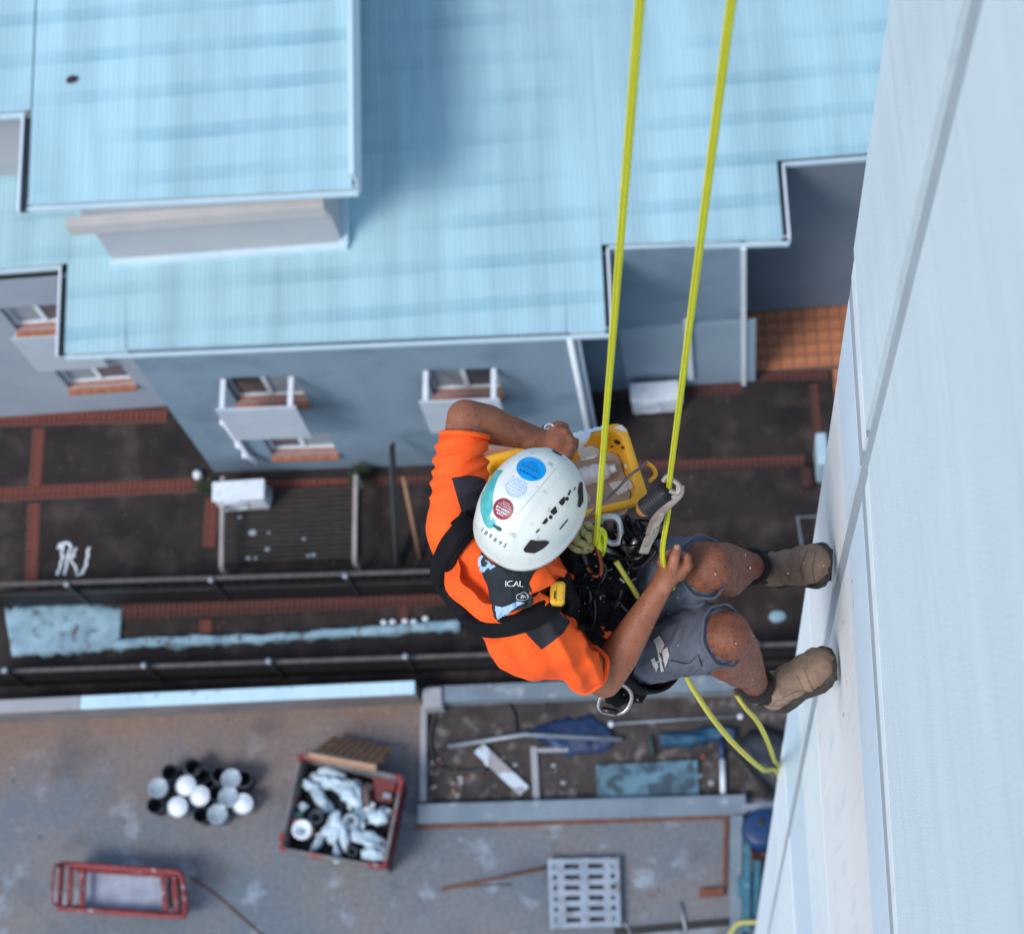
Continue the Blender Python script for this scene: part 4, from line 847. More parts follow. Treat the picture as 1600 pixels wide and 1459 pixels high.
# ------------------------------------------------------------------ materials of the worker
M_skin = mat("tanned_skin", (.31,.112,.056), (.21,.070,.036), scale=11, rough=.5, bump=.22, bscale=240, c3=(.37,.155,.09), s3=22, t3=(.52,.75), sss=.06, detail=9)
def leg_skin():
    m = mat("hairy_leg_skin", (.265,.088,.044), (.15,.048,.026), scale=24, rough=.6, bump=.25, bscale=300, c3=(.15,.058,.034), s3=230, t3=(.50,.68), sss=.05)
    return m
M_orange = mat("orange_hi_vis", (1.0,.125,.010), (.90,.095,.008), scale=5, rough=.8, bump=.22, bscale=420, c3=(.80,.085,.010), s3=9, t3=(.55,.8))
M_orange_d = mat("orange_seam", (.85,.11,.010), (.75,.095,.009), scale=20, rough=.8)
M_navy_c = mat("navy_fabric", (.020,.019,.026), (.014,.013,.018), scale=12, rough=.8, bump=.1, bscale=500)
M_webb = mat("black_webbing", (.0060,.0055,.0070), (.0035,.0035,.0045), scale=40, rough=.75, spec=.12, bump=.25, bscale=600)
M_padd = mat("black_padding", (.009,.009,.011), (.005,.005,.0065), scale=14, rough=.8, spec=.15, bump=.2, bscale=400)
M_short = mat("grey_work_shorts", (.105,.118,.150), (.062,.070,.092), scale=7, rough=.85, bump=.2, bscale=450, c3=(.62,.64,.66), s3=75, t3=(.73,.76))
M_shell = mat("scuffed_white_shell", (.74,.74,.67), (.60,.66,.62), scale=8, rough=.45, bump=.10, bscale=120, c3=(.34,.34,.30), s3=38, t3=(.62,.78), coat=.15, lo=.3, hi=.75)
M_vent = mat("vent_black", (.012,.008,.009), (.02,.014,.014), scale=20, rough=.7)
M_teal = mat("teal_smear", (.035,.36,.36), (.16,.50,.49), scale=26, rough=.45, lo=.4, hi=.7)
M_boot = mat("brown_nubuck", (.27,.185,.13), (.165,.11,.078), scale=11, rough=.85, bump=.35, bscale=160, c3=(.17,.115,.08), s3=16, t3=(.54,.72))
M_sole = mat("boot_sole", (.055,.046,.040), (.03,.026,.023), scale=14, rough=.8, bump=.2, bscale=80)
M_sock = mat("black_sock", (.012,.010,.011), (.02,.016,.016), scale=40, rough=.95, bump=.3, bscale=300)
M_metal = mat("dark_anodised", (.008,.007,.008), (.014,.012,.012), scale=30, rough=.34, metal=.2, spec=.6)
M_alu = mat("worn_aluminium", (.42,.40,.38), (.28,.26,.25), scale=30, rough=.35, metal=.85)
M_buff = mat("printed_buff", (.016,.020,.026), (.010,.013,.018), scale=8, rough=.8, bump=.12, bscale=300, c3=(.03,.06,.065), s3=9, t3=(.55,.68))
M_print = mat("pale_blue_print", (.34,.50,.66), (.28,.42,.57), scale=20, rough=.7)
M_ink = mat("white_print", (.78,.80,.82), (.70,.72,.74), scale=30, rough=.6)
M_yel = mat("yellow_plastic", (.78,.46,.035), (.66,.36,.025), scale=9, rough=.45, c3=(.12,.08,.03), s3=42, t3=(.69,.74))
M_hair = mat("dark_hair", (.012,.007,.006), (.022,.013,.010), scale=60, rough=.7, bump=.5, bscale=300)

# ------------------------------------------------------------------ joints
NXW = Vector((1,0,0)); W0 = Vector((TX,0,0))
toeL = PL(1308,880,W0,NXW) - NXW*.006; heelL = toeL + Vector((-.13,.045,-.24)); upL = Vector((-.84,.05,.5))
toeR = PL(1313,1032,W0,NXW) - NXW*.004; heelR = toeR + (D(1204,1106,5.86)-D(1306,1032,5.62)).normalized()*.285; upR = c2w((-.50,-.40,-.75))
def ankle(heel, toe, up):
    ax = (toe-heel).normalized(); up = (up-ax*up.dot(ax)).normalized(); return heel + ax*.24*(toe-heel).length + up*.125
J = dict(C7=(795,928,4.79), LS=(714,824,4.83), RS=(856,1010,4.87), LE=(727,653,4.86), RE=(944,1062,5.07), LW=(846,688,4.99), RW=(1032,918,4.98),
         CH=(825,930,5.02), WA=(893,955,5.20), PE=(955,968,5.37), LH=(968,915,5.40), RH=(956,1014,5.40), LK=(1108,884,5.07), RK=(1136,992,5.10), LA=(1203,900,5.45), RA=(1192,1084,5.50))
J = {k: D(*v) for k, v in J.items()}
J['LA'], J['RA'] = ankle(heelL,toeL,upL), ankle(heelR,toeR,upR)
px2 = lambda p, x, y: p + RIGHT*x + DOWNV*y
person = thing("person", D(900,950,5.3), "rope access worker in orange shirt, white helmet and grey shorts bracing boots on the wall", "person")
# head frame
fw = c2w((.55,-.83,0)); fw.z = 0; fw.normalize(); UPV = Vector((0,0,1)); rt = fw.cross(UPV)
HR = D(828,795,4.63)                      # centre of the helmet rim
HMAT = Matrix((fw, -rt, UPV)).transposed()   # columns: forward, left, up
pit = Matrix.Rotation(R(6), 3, 'Y'); HMAT = HMAT @ pit
hp = lambda x, y, z: HR + HMAT @ Vector((x, y, z))

# ------------------------------------------------------------------ the body: one skin
b = MB()
b.sphere(hp(.0,0,.02), (.098,.076,.11), HMAT); b.sphere(hp(.02,0,-.06), (.075,.062,.085), HMAT); b.sphere(hp(.065,0,-.125), (.028,.035,.025), HMAT)      # skull, jaw, chin
b.sphere(hp(.104,0,-.055), (.018,.014,.024), HMAT); b.sphere(hp(.09,0,-.098), (.014,.026,.010), HMAT)                                          # nose, mouth
for s in (-1,1): b.sphere(hp(.083,s*.032,-.028), (.014,.018,.013), HMAT); b.sphere(hp(-.005,s*.078,-.045), (.020,.010,.032), HMAT)
nk = hp(-.03,0,-.09); b.cap(nk, .060, J['C7']+fw*.03+Vector((0,0,-.03)), .066)
fwd_t = c2w((.8,-.6,0)); fwd_t.z = 0; fwd_t.normalize()
b.cap(J['LS'], .05, J['RS'], .05); b.cap(J['C7']+Vector((0,0,-.08)), .07, J['CH'], .095); b.cap(J['CH'], .10, J['WA'], .09); b.cap(J['WA'], .09, J['PE'], .10)
def arm(S, E, W, flip=1):
    b.cap(S, .056, S.lerp(E,.45), .052); b.cap(S.lerp(E,.45), .052, E, .043)
    b.cap(E, .044, E.lerp(W,.28), .047); b.cap(E.lerp(W,.28), .047, E.lerp(W,.72), .034); b.cap(E.lerp(W,.72), .034, W, .027)
arm(J['LS'], J['LE'], J['LW']); arm(J['RS'], J['RE'], J['RW'])
def leg(Hp, Kn, A, cv):
    b.cap(Hp, .092, Kn, .060)
    ax = (A-Kn).normalized(); side = (FWD - ax*FWD.dot(ax)).normalized()
    b.cap(Kn, .058, Kn.lerp(A,.30), .060); b.cap(Kn.lerp(A,.30), .060, Kn.lerp(A,.72), .044); b.cap(Kn.lerp(A,.72), .042, A, .036)
    calf = c2w(cv).normalized(); b.cap(Kn.lerp(A,.10)+calf*.020, .054, Kn.lerp(A,.30)+calf*.030, .058); b.cap(Kn.lerp(A,.30)+calf*.030, .058, Kn.lerp(A,.62)+calf*.016, .044)
    kf = c2w((.35,-.8,-.55)).normalized(); b.cap(Kn+kf*.012, .045, Kn.lerp(A,.5)+kf*.010, .040)
leg(J['LH'], J['LK'], J['LA'], (.1,.7,.45)); leg(J['RH'], J['RK'], J['RA'], (-.75,.5,.3))
def finger(pts, r=.0092): 
    for i in range(len(pts)-1): b.cap(pts[i], r*(1-.06*i), pts[i+1], r*(1-.06*(i+1)))
# right hand closed on the rope
zR = 4.965
b.cap(J['RW'], .027, D(1046,893,zR), .030); b.cap(D(1040,898,zR+.005), .026, D(1056,884,zR+.012), .024); b.sphere(D(1057,884,zR+.02), (.026,.024,.03), HMAT)
finger([D(1046,898,zR-.014), D(1051,884,zR-.030), D(1054,870,zR-.038)], .0150)
finger([D(1054,871,zR-.038), D(1057,857,zR-.034)], .0128)                       # thumb along the rope
for i in range(4):
    z = zR-.016+.020*i; dx = (2,4,3,-2)[i]
    finger([D(1060+dx,896+i,z+.004), D(1073+dx,884+i,z), D(1071+dx,869+i*.8,z+.004), D(1053,862+i,z+.016), D(1036,866+i,z+.012), D(1031,878+i,z+.004)], (.0108,.0112,.0108,.0098)[i])
b.sphere(D(1058,892,zR+.004), (.026,.026,.03), HMAT)
# left hand: fist on the tool handle
zL = 4.995
b.cap(J['LW'], .027, D(868,690,zL), .031); b.cap(D(862,684,zL), .026, D(880,686,zL+.006), .024); b.cap(D(862,698,zL+.004), .026, D(879,704,zL+.01), .024)
for i in range(4):
    x, y = ((880,673),(888,684),(889,697),(884,709))[i]
    finger([D(x-12,y,zL-.008), D(x+2,y+1,zL-.010), D(x+8,y+4,zL+.022), D(x-4,y+6,zL+.046), D(x-15,y+3,zL+.036)], .0105)
finger([D(858,680,zL-.004), D(862,667,zL-.004), D(874,663,zL+.012), D(884,666,zL+.026)], .0110)
body = remesh(b, .0042, 5)
BODY = bvh_of(body)
# colour the legs apart from the arms by giving the mesh two slots
ob = body.build("body", M_skin, person, smooth=True); ob.data.materials.append(leg_skin())
og = ROOTLOC[person.as_pointer()]
for p in ob.data.polygons:
    q = PIX(ob.data.vertices[p.vertices[0]].co+og)
    if q[0] > 1080 or (q[0] > 1000 and q[2] > 5.06): p.material_index = 1
# fine dark hair on the shins and forearms
hrn = random.Random(9); hb = MB(); polys_l = [p for p in ob.data.polygons if p.material_index == 1]; polys_a = [p for p in ob.data.polygons if p.material_index == 0 and 4.8 < PIX(p.center+og)[2] and (PIX(p.center+og)[1] < 700 or PIX(p.center+og)[0] > 940)]
for plist, cnt, down in ((polys_l, 5200, None), (polys_a, 700, None)):
    for _ in range(cnt):
        p = hrn.choice(plist); c = p.center+og; n = p.normal; t = Vector((0,0,-1))+Vector((hrn.uniform(-.6,.6),hrn.uniform(-.6,.6),hrn.uniform(-.4,.4))); t = (t-n*t.dot(n)).normalized(); sd3 = n.cross(t)*hrn.uniform(.00025,.0005); L_ = hrn.uniform(.006,.014)
        hb.add([c-sd3, c+sd3, c+t*L_+n*L_*.35], [(0,1,2)])
stuff(hb.build("body_hair", M_hair, ob))
# nails, lids
M_nail = mat("nail", (.50,.26,.20), (.45,.23,.18), scale=30, rough=.35)
drape(circle(1057.5,853,4.4,5.5,.15,16), BODY, .0006, 1.5).build("thumbnail", M_nail, ob)
rk = random.Random(3)
def specks(polys, bvh, n, par, m, rmin=.8, rmax=2.0, seed=1, name="paint_speck"):
    rr = random.Random(seed); mb = MB()
    for _ in range(n):
        x0_, y0_, x1_, y1_ = rr.choice(polys); x, y = rr.uniform(x0_,x1_), rr.uniform(y0_,y1_); r = rr.uniform(rmin,rmax); e = rr.uniform(.5,1)
        d_ = drape(circle(x,y,r,r*e,rr.uniform(0,3),8), bvh, .0008, 2.0)
        o = len(mb.v); mb.v += d_.v; mb.f += [tuple(i+o for i in f) for f in d_.f]
    if mb.f: stuff(mb.build(name+"s", m, par))

# ------------------------------------------------------------------ orange work shirt
s = MB()
LSo, RSo = J['LS'], J['RS']
s.cap(LSo, .072, J['C7']+fwd_t*.0+Vector((0,0,-.05)), .082); s.cap(RSo, .072, J['C7']+Vector((0,0,-.05)), .082)
LC, RC, LWa, RWa = D(752,884,4.98), D(832,986,5.00), D(876,920,5.22), D(892,1002,5.24)
s.cap(LC, .110, LWa, .105); s.cap(RC, .112, RWa, .105); s.cap(D(800,930,4.96), .120, D(890,958,5.22), .125); s.cap(LSo, .074, LC, .10); s.cap(RSo, .074, RC, .10); s.cap(D(836,905,4.95), .085, D(905,935,5.18), .10)
s.cap(LWa, .105, D(930,940,5.34), .115); s.cap(RWa, .105, D(930,1000,5.34), .115)
LCu, RCu = J['LS'].lerp(J['LE'], .70), J['RS'].lerp(J['RE'], .52)
s.cap(LSo, .072, LSo.lerp(LCu,.55), .064); s.cap(LSo.lerp(LCu,.55), .064, LCu, .061)
s.cap(RSo, .074, RSo.lerp(RCu,.55), .072); s.cap(RSo.lerp(RCu,.55), .072, RCu, .067)
shirt = remesh(s, .0055, 8)
for i, (v, n) in enumerate(zip(shirt.v, shirt.n)):
    x, y, z = PIX(v)
    # hanging folds: creases run across the left sleeve and down the back
    def rid(u, w_, f, sd): return 1-abs(2*mnoise.noise(Vector((u*f, w_*f*.16, sd))))
    def rot2(a): return (x*cos(a)+y*sin(a), -x*sin(a)+y*cos(a))
    d_ = 0
    wl_ = max(0, min(1, (800-y)/60))*max(0, min(1,(790-x)/30))*max(0, min(1,(y-672)/35)); u, w_ = rot2(R(66)); d_ += wl_*.020*(rid(u, w_, .034, 3)-.62) + wl_*.009*(rid(u,w_,.07,5)-.6)
    wb2 = max(0, min(1, (y-850)/60)); u, w_ = rot2(R(-18)); d_ += wb2*.020*(rid(u, w_, .022, 11)-.62)
    wr = max(0, min(1, (x-860)/40))*max(0,min(1,(y-980)/30)); u, w_ = rot2(R(38)); d_ += wr*.008*(rid(u, w_, .03, 21)-.6)
    d_ += .003*mnoise.noise(Vector((x*.03, y*.03, z*4)))
    shirt.v[i] = v + n*d_
SH = bvh_of(shirt)
osh = shirt.build("shirt", M_orange, person, smooth=True)
# cuffs
def cuff(c, ax, r, name="cuff"):
    ax = ax.normalized(); u = ax.orthogonal().normalized(); q = ax.cross(u)
    MB().tube([c + (u*cos(2*pi*i/32)+q*sin(2*pi*i/32))*r*(1+.03*sin(5*i)) for i in range(32)], .0065, 8, closed=True).build(name, M_orange, osh, smooth=True)
cuff(LCu+(J['LE']-J['LS']).normalized()*.034, J['LE']-J['LS'], .054); cuff(RCu+(J['RE']-J['RS']).normalized()*.044, J['RE']-J['RS'], .055)
# navy shoulder panels and seams
drape([(706,746),(730,742),(756,748),(775,790),(770,830),(728,824),(718,790)], SH, .002, 3).build("shoulder_panel", M_navy_c, osh)
drape([(812,978),(836,960),(872,942),(890,972),(880,988),(862,1003),(846,1014),(830,998)], SH, .002, 3).build("shoulder_panel", M_navy_c, osh)
def seam(path, r=.0011, m=M_orange_d, par=None, bvh=None):
    pp = []
    for q in spline([(x,y,0) for x,y in path], 8):
        p, n = hit(bvh or SH, q.x, q.y, .0004)
        if p is not None: pp.append(p)
    if len(pp) > 2: MB().tube(pp, r, 5).build("seam", m, par or osh, smooth=True)
seam([(664,778),(690,756),(706,748)]); seam([(800,1048),(826,1028),(846,1013),(876,992)]); seam([(690,668),(715,672),(745,690)]); seam([(668,880),(690,920),(730,985)])
# collar: a folded band round the neck, open at the front
def collar(pts, h, th=.004):
    c = sum((p for p, _ in pts), Vector())/len(pts); P = spline([p for p, _ in pts], 8); L = spline([(l,0,0) for _, l in pts], 8); mb = MB(); W = 5; n = len(P)
    for i, p in enumerate(P):
        out = (p-c); out.z = 0; out.normalize(); hh = L[i].x
        for k in range(W):
            t = k/(W-1); mb.v.append(p + out*(.008+.035*t*t*hh/.04+.004*sin(i*.9)) + Vector((0,0,1))*(.030-.034*t*hh/.04))
    for i in range(n-1):
        for k in range(W-1): a = i*W+k; mb.f.append((a, a+1, a+W+1, a+W))
    return mb
cpts = [(D(838,928,4.78),.03),(D(800,950,4.76),.04),(D(758,938,4.76),.04),(D(728,905,4.77),.045),(D(728,865,4.80),.05),(D(748,836,4.84),.05)]
oc = collar(cpts, .04).build("collar", M_orange, osh, smooth=True); oc.modifiers.new("t",'SOLIDIFY').thickness = .003
# right collar flap
def patch(px4, n=8, fold=.004, seed=0):
    """a cloth quad between four corners (px, py, depth)"""
    c = [D(*p) for p in px4]; mb = MB()
    for j in range(n+1):
        for i in range(n+1):
            u, v = i/n, j/n; p = c[0].lerp(c[1],u).lerp(c[3].lerp(c[2],u), v); mb.v.append(p - FWD*fold*mnoise.noise(Vector((u*3, v*3, seed))) - FWD*.012*sin(pi*u)*sin(pi*v))
    for j in range(n):
        for i in range(n): a = j*(n+1)+i; mb.f.append((a, a+1, a+n+2, a+n+1))
    mb.smooth = True; return mb
o = patch([(822,896,4.70),(846,876,4.72),(868,910,4.74),(827,928,4.70)], seed=2).build("collar_flap", M_orange, osh); o.modifiers.new("t",'SOLIDIFY').thickness = .004
o = patch([(846,876,4.73),(884,892,4.83),(880,900,4.84),(858,896,4.76)], seed=4).build("collar_flap", M_orange, osh); o.modifiers.new("t",'SOLIDIFY').thickness = .004
# hair at the nape and the printed buff hanging from the helmet
hr = MB().sphere(hp(-.05,0,-.035), (.062,.074,.06), HMAT); hr = remesh(hr, .006, 3)
for i, v in enumerate(hr.v): hr.v[i] = v + hr.n[i]*.004*mnoise.noise(v*160)
hr.build("hair", M_hair, person, smooth=True)
bf = MB(); rows = [[(752,862,4.69),(770,880,4.67),(795,890,4.665),(822,890,4.67),(840,884,4.69)], [(748,880,4.70),(768,896,4.675),(795,902,4.665),(818,900,4.67),(833,896,4.69)], [(755,900,4.715),(772,915,4.69),(796,918,4.68),(815,914,4.68),(827,910,4.695)],
                   [(762,915,4.73),(776,932,4.705),(798,936,4.69),(818,930,4.69),(830,922,4.70)], [(766,938,4.735),(778,950,4.715),(800,952,4.70),(820,944,4.70),(833,938,4.71)], [(771,958,4.74),(776,967,4.725),(798,956,4.71),(818,950,4.705),(830,948,4.715)]]
gr = [spline([D(*p) for p in r], 8) for r in rows]; nc = len(gr[0]); NR = 40; cols = [spline([gr[j][i] for j in range(len(gr))], 8) for i in range(nc)]; NR = len(cols[0])
for j in range(NR):
    for i in range(nc):
        p = cols[i][j]; e = j/(NR-1); bf.v.append(p - FWD*(.010*mnoise.noise(Vector((i*.22, j*.05, 1))) + .005*mnoise.noise(Vector((i*.5, j*.14, 4))))*(.4+e))
bf.f = [(j*nc+i, j*nc+i+1, (j+1)*nc+i+1, (j+1)*nc+i) for j in range(NR-1) for i in range(nc-1)]; bf.smooth = True
BF = bvh_of(bf); obf = bf.build("neck_buff", M_buff, person); sm_ = obf.modifiers.new("t",'SOLIDIFY'); sm_.thickness = .002; sm_.offset = 0
drape([(757,863),(748,872),(746,884),(750,893),(758,893),(764,886),(768,890),(777,882),(766,871),(759,875),(764,879),(760,885),(754,884),(753,876),(759,866)], BF, .0035, 2).build("print_arrow", M_print, obf)
drape([(775,945),(785,948),(797,944),(808,938),(818,941),(806,948),(794,957),(784,965),(777,966)], BF, .0035, 2).build("print_stripe", M_print, obf)
text_poly("ICAL", 803, 911, 13, R(2), BF, .0035).build("print_lettering", M_ink, obf)
text_poly("Buff", 819, 931, 7.5, R(-6), BF, .0035).build("print_lettering", M_ink, obf)
ringline(circle(816.5,931,8.5,6,R(-10),24), BF, .0035, .0006).build("print_ring", M_ink, obf)

# ------------------------------------------------------------------ helmet
hm_ = MB(); NA, NT = 120, 36
def shell(phi, t, grow=0.0):
    a, bb, hh = .133+grow, .109+grow, .134+grow
    ct, st_ = cos(t*pi/2), sin(t*pi/2); r = ct**.78; e = 2.25
    cx_, sy_ = cos(phi), sin(phi); k = (abs(cx_)**e+abs(sy_)**e)**(-1/e)
    x, y, z = a*r*k*cx_, bb*r*k*sy_, hh*st_**.92
    low = -.030*(.5-.5*cos(phi))**1.2*(1-t)**2 - .012*(1-t)**2*abs(sy_)         # drops behind and over the ears
    z += low
    if t < .12: f = (1-t/.12); x *= 1+.030*f*f; y *= 1+.035*f*f                  # lip
    if t > .08:
        yy_ = abs(y); ridge = .0035*max(0, min(1, (.046-yy_)/.010)) + .002*max(0, min(1, (.080-yy_)/.008)); x *= 1+ridge*2; z += ridge
    return Vector((x, y, z))
for j in range(NT+1):
    t = (j/NT)
    for i in range(NA): hm_.v.append(hp(*shell(2*pi*i/NA, min(t,.995))))
hm_.f = [(j*NA+i, j*NA+(i+1) % NA, (j+1)*NA+(i+1) % NA, (j+1)*NA+i) for j in range(NT) for i in range(NA)] + [tuple(NT*NA+i for i in range(NA))]
hm_.smooth = True; HB = bvh_of(hm_)
oh = hm_.build("helmet", M_shell, person, smooth=True); md = oh.modifiers.new("t", 'SOLIDIFY'); md.thickness = .005; md.offset = -1
Z7 = lambda pts: [(730+x/7.295, 690+y/7.295) for x, y in pts]          # points read off an enlarged view
def round_off(pts):                    # soften the corners of an outline
    n = len(pts); out = []
    for i in range(n):
        a, b_, c = Vector(pts[i-1]), Vector(pts[i]), Vector(pts[(i+1) % n]); out += [tuple(b_.lerp(a,.28)), tuple(b_.lerp(a,.08).lerp(b_.lerp(c,.08),.5)), tuple(b_.lerp(c,.28))]
    return out
hd = lambda pts, m, name, off=.0006, st=1.5: drape(round_off(Z7(pts)), HB, off, st).build(name, m, oh)
hd([(720,1108),(790,1128),(890,1118),(935,1140),(870,1205),(765,1265),(660,1252),(636,1220)], M_vent, "lamp_clip", .0025)
for v in ([(845,935),(905,855),(925,900),(885,940)], [(938,800),(1005,728),(1030,800),(985,838)], [(1035,690),(1108,615),(1115,690),(1080,735)], [(1140,605),(1165,550),(1188,548),(1160,615)], [(1210,555),(1222,515),(1232,512),(1228,550)], [(775,1035),(815,990),(832,1000),(795,1040)]): hd(v, M_vent, "vent")
for (x,y) in ((950,858),(1135,650)): drape(circle(730+x/7.295, 690+y/7.295, 3, 3.2), HB, .0006, 1.5).build("vent", M_vent, oh)
hd([(1045,995),(1140,880),(1155,885),(1060,1003)], M_vent, "slot")
hd([(1255,560),(1275,470),(1305,455),(1312,560),(1318,680),(1275,752),(1250,735),(1268,640)], M_vent, "lamp_clip", .002)
hd([(80,640),(112,615),(110,720),(80,890),(58,850),(62,760)], M_vent, "lamp_clip", .002)
hd([(970,95),(1085,155),(1068,165),(965,110)], M_vent, "lamp_clip", .002)
for v in ([(250,362),(270,338),(278,348),(258,372)], [(328,255),(345,238),(352,246),(336,262)]): hd(v, M_vent, "vent")
hd([(330,320),(415,325),(350,410),(312,520),(290,640),(292,760),(258,845),(268,900),(300,860),(330,930),(285,990),(235,985),(190,920),(150,790),(155,640),(205,530),(270,400)], M_teal, "teal_smear", .0004)
hd([(285,955),(300,935),(385,975),(400,1000),(380,1022),(345,1005)], mat("dark_teal", (.015,.10,.09), (.01,.07,.065), scale=20, rough=.6), "slot", .0009)
def sticker(cx_, cy_, rx_, ry_, rot, m, edge, lines, name):
    o = drape(circle(cx_, cy_, rx_, ry_, rot), HB, .0007, 2).build(name, m, oh)
    if edge: ringline(circle(cx_, cy_, rx_*.95, ry_*.95, rot), HB, .0007, .0010).build("sticker_edge", edge, o)
    # worn print too small to read: rows of broken strokes
    rs_ = random.Random(int(cx_)); mk = MB(); c_, s_ = cos(R(28)), sin(R(28))
    for (dy, half, hgt) in lines[1:]:
        x = -half
        while x < half:
            w_ = rs_.uniform(.8, 2.6); q = [(x, dy), (min(x+w_, half), dy), (min(x+w_, half)-rs_.uniform(0,.5), dy+hgt), (x+rs_.uniform(0,.6), dy+hgt*rs_.uniform(.6,1))]
            d_ = drape([(cx_+a*c_-b_*s_, cy_+a*s_+b_*c_) for a, b_ in q], HB, .0013, 2.0); o_ = len(mk.v); mk.v += d_.v; mk.f += [tuple(i+o_ for i in f) for f in d_.f]; x += w_+rs_.uniform(.5,1.1)
    if mk.f: mk.build("worn_print", lines[0], o)
M_sb = mat("blue_sticker", (.0,.30,.72), (.0,.27,.66), scale=20, rough=.35); M_sp = mat("pale_sticker", (.40,.50,.62), (.48,.58,.68), scale=40, rough=.4); M_sr = mat("red_sticker", (.24,.012,.030), (.20,.01,.024), scale=20, rough=.35)
M_bl = mat("dark_blue_ink", (.0,.08,.22), (.0,.07,.19), scale=20, rough=.5)
sticker(830,733,23,18.5,R(12),M_sb,M_sb,[M_bl,(-11,6,2),(-7.5,10,1.6),(-4,16,1.2),(-1,17,2.6),(4,18,1.0),(7.5,15,4)],"blue_sticker")
sticker(806,762,17,16,0,M_sp,mat("pale_ring",(.55,.66,.75),(.5,.6,.7),scale=20,rough=.4),[M_ink,(-11,7,2),(-7,11,1.6),(-3,12,3.2),(2,12,3.2),(7,9,2.6)],"pale_sticker")
sticker(786.5,795,16,17,0,M_sr,mat("red_ring",(.42,.10,.12),(.36,.08,.1),scale=20,rough=.4),[M_ink,(-11,6,1),(-8,9,1),(-5,11,1),(-1,11,3.6),(4,10,3.2),(8.5,6,2)],"red_sticker")
for ch, zx, zy in (("1",175,1005),("8",215,1040),("9",265,1075),("8",318,1118),("9",375,1155),("5",432,1182)): text_poly(ch, 730+zx/7.295, 690+zy/7.295, 9.5, R(33), HB, .0008).build("painted_number", M_vent, oh)
seam([(807,804),(835,772),(868,732)], .0009, mat("shell_crease",(.55,.58,.56),(.5,.53,.51),scale=20,rough=.5), oh, HB)
# dark liner edge and chin strap
MB().tube([hp(*(shell(2*pi*i/60, .0, -.012)+Vector((0,0,-.006)))) for i in range(60)], .011, 8, closed=True).build("liner", M_padd, oh, smooth=True)
for s_ in (-1,1): ribbon(*(lambda P: (P, [(p-hp(0,0,-.05)).normalized() for p in P]))(spline([hp(.02,s_*.098,-.01), hp(.03,s_*.085,-.08), hp(.06,s_*.03,-.15)], 6)), .018, .003).build("chin_strap", M_webb, oh)

# ------------------------------------------------------------------ shorts, socks, boots
q = MB(); q.cap(J['LH'], .115, J['RH'], .115); q.cap(J['PE'], .12, D(920,965,5.28), .11)
for Hh, K_, e0 in ((J['LH'],J['LK'],.80),(J['RH'],J['RK'],.84)):
    q.cap(Hh, .112, Hh.lerp(K_,.5), .092); q.cap(Hh.lerp(K_,.5), .092, Hh.lerp(K_,e0), .084)
shorts = remesh(q, .006, 8)
for i, (v, n) in enumerate(zip(shorts.v, shorts.n)):
    x, y, z = PIX(v); u = x*.05+y*.035; d_ = .007*(1-abs(2*mnoise.noise(Vector((u, (y*.05-x*.012)*.5, 2))))-.6) + .004*mnoise.noise(Vector((x*.05,y*.05,z*9))); shorts.v[i] = v+n*d_
osr = shorts.build("shorts", M_short, person, smooth=True); SHO = bvh_of(shorts)
def hem(Hh, K_, e, r):
    ax = (K_-Hh).normalized(); c = Hh.lerp(K_, e)+ax*.055; u = ax.orthogonal().normalized(); qq = ax.cross(u); MB().tube([c+(u*cos(2*pi*i/36)+qq*sin(2*pi*i/36))*(r+.004)*(1+.03*sin(i*1.3)) for i in range(36)], .004, 8, closed=True).build("hem", M_short, osr, smooth=True)
hem(J['LH'],J['LK'],.80,.072); hem(J['RH'],J['RK'],.84,.072)
seam([(1000,965),(1040,950),(1090,962)], .0012, M_short, osr, SHO)
o = drape([(1048,1030),(1075,1036),(1092,1022),(1098,1040),(1072,1056),(1050,1048)], SHO, .006, 3).build("pocket_flap", M_short, osr); o.modifiers.new("t",'SOLIDIFY').thickness = .004
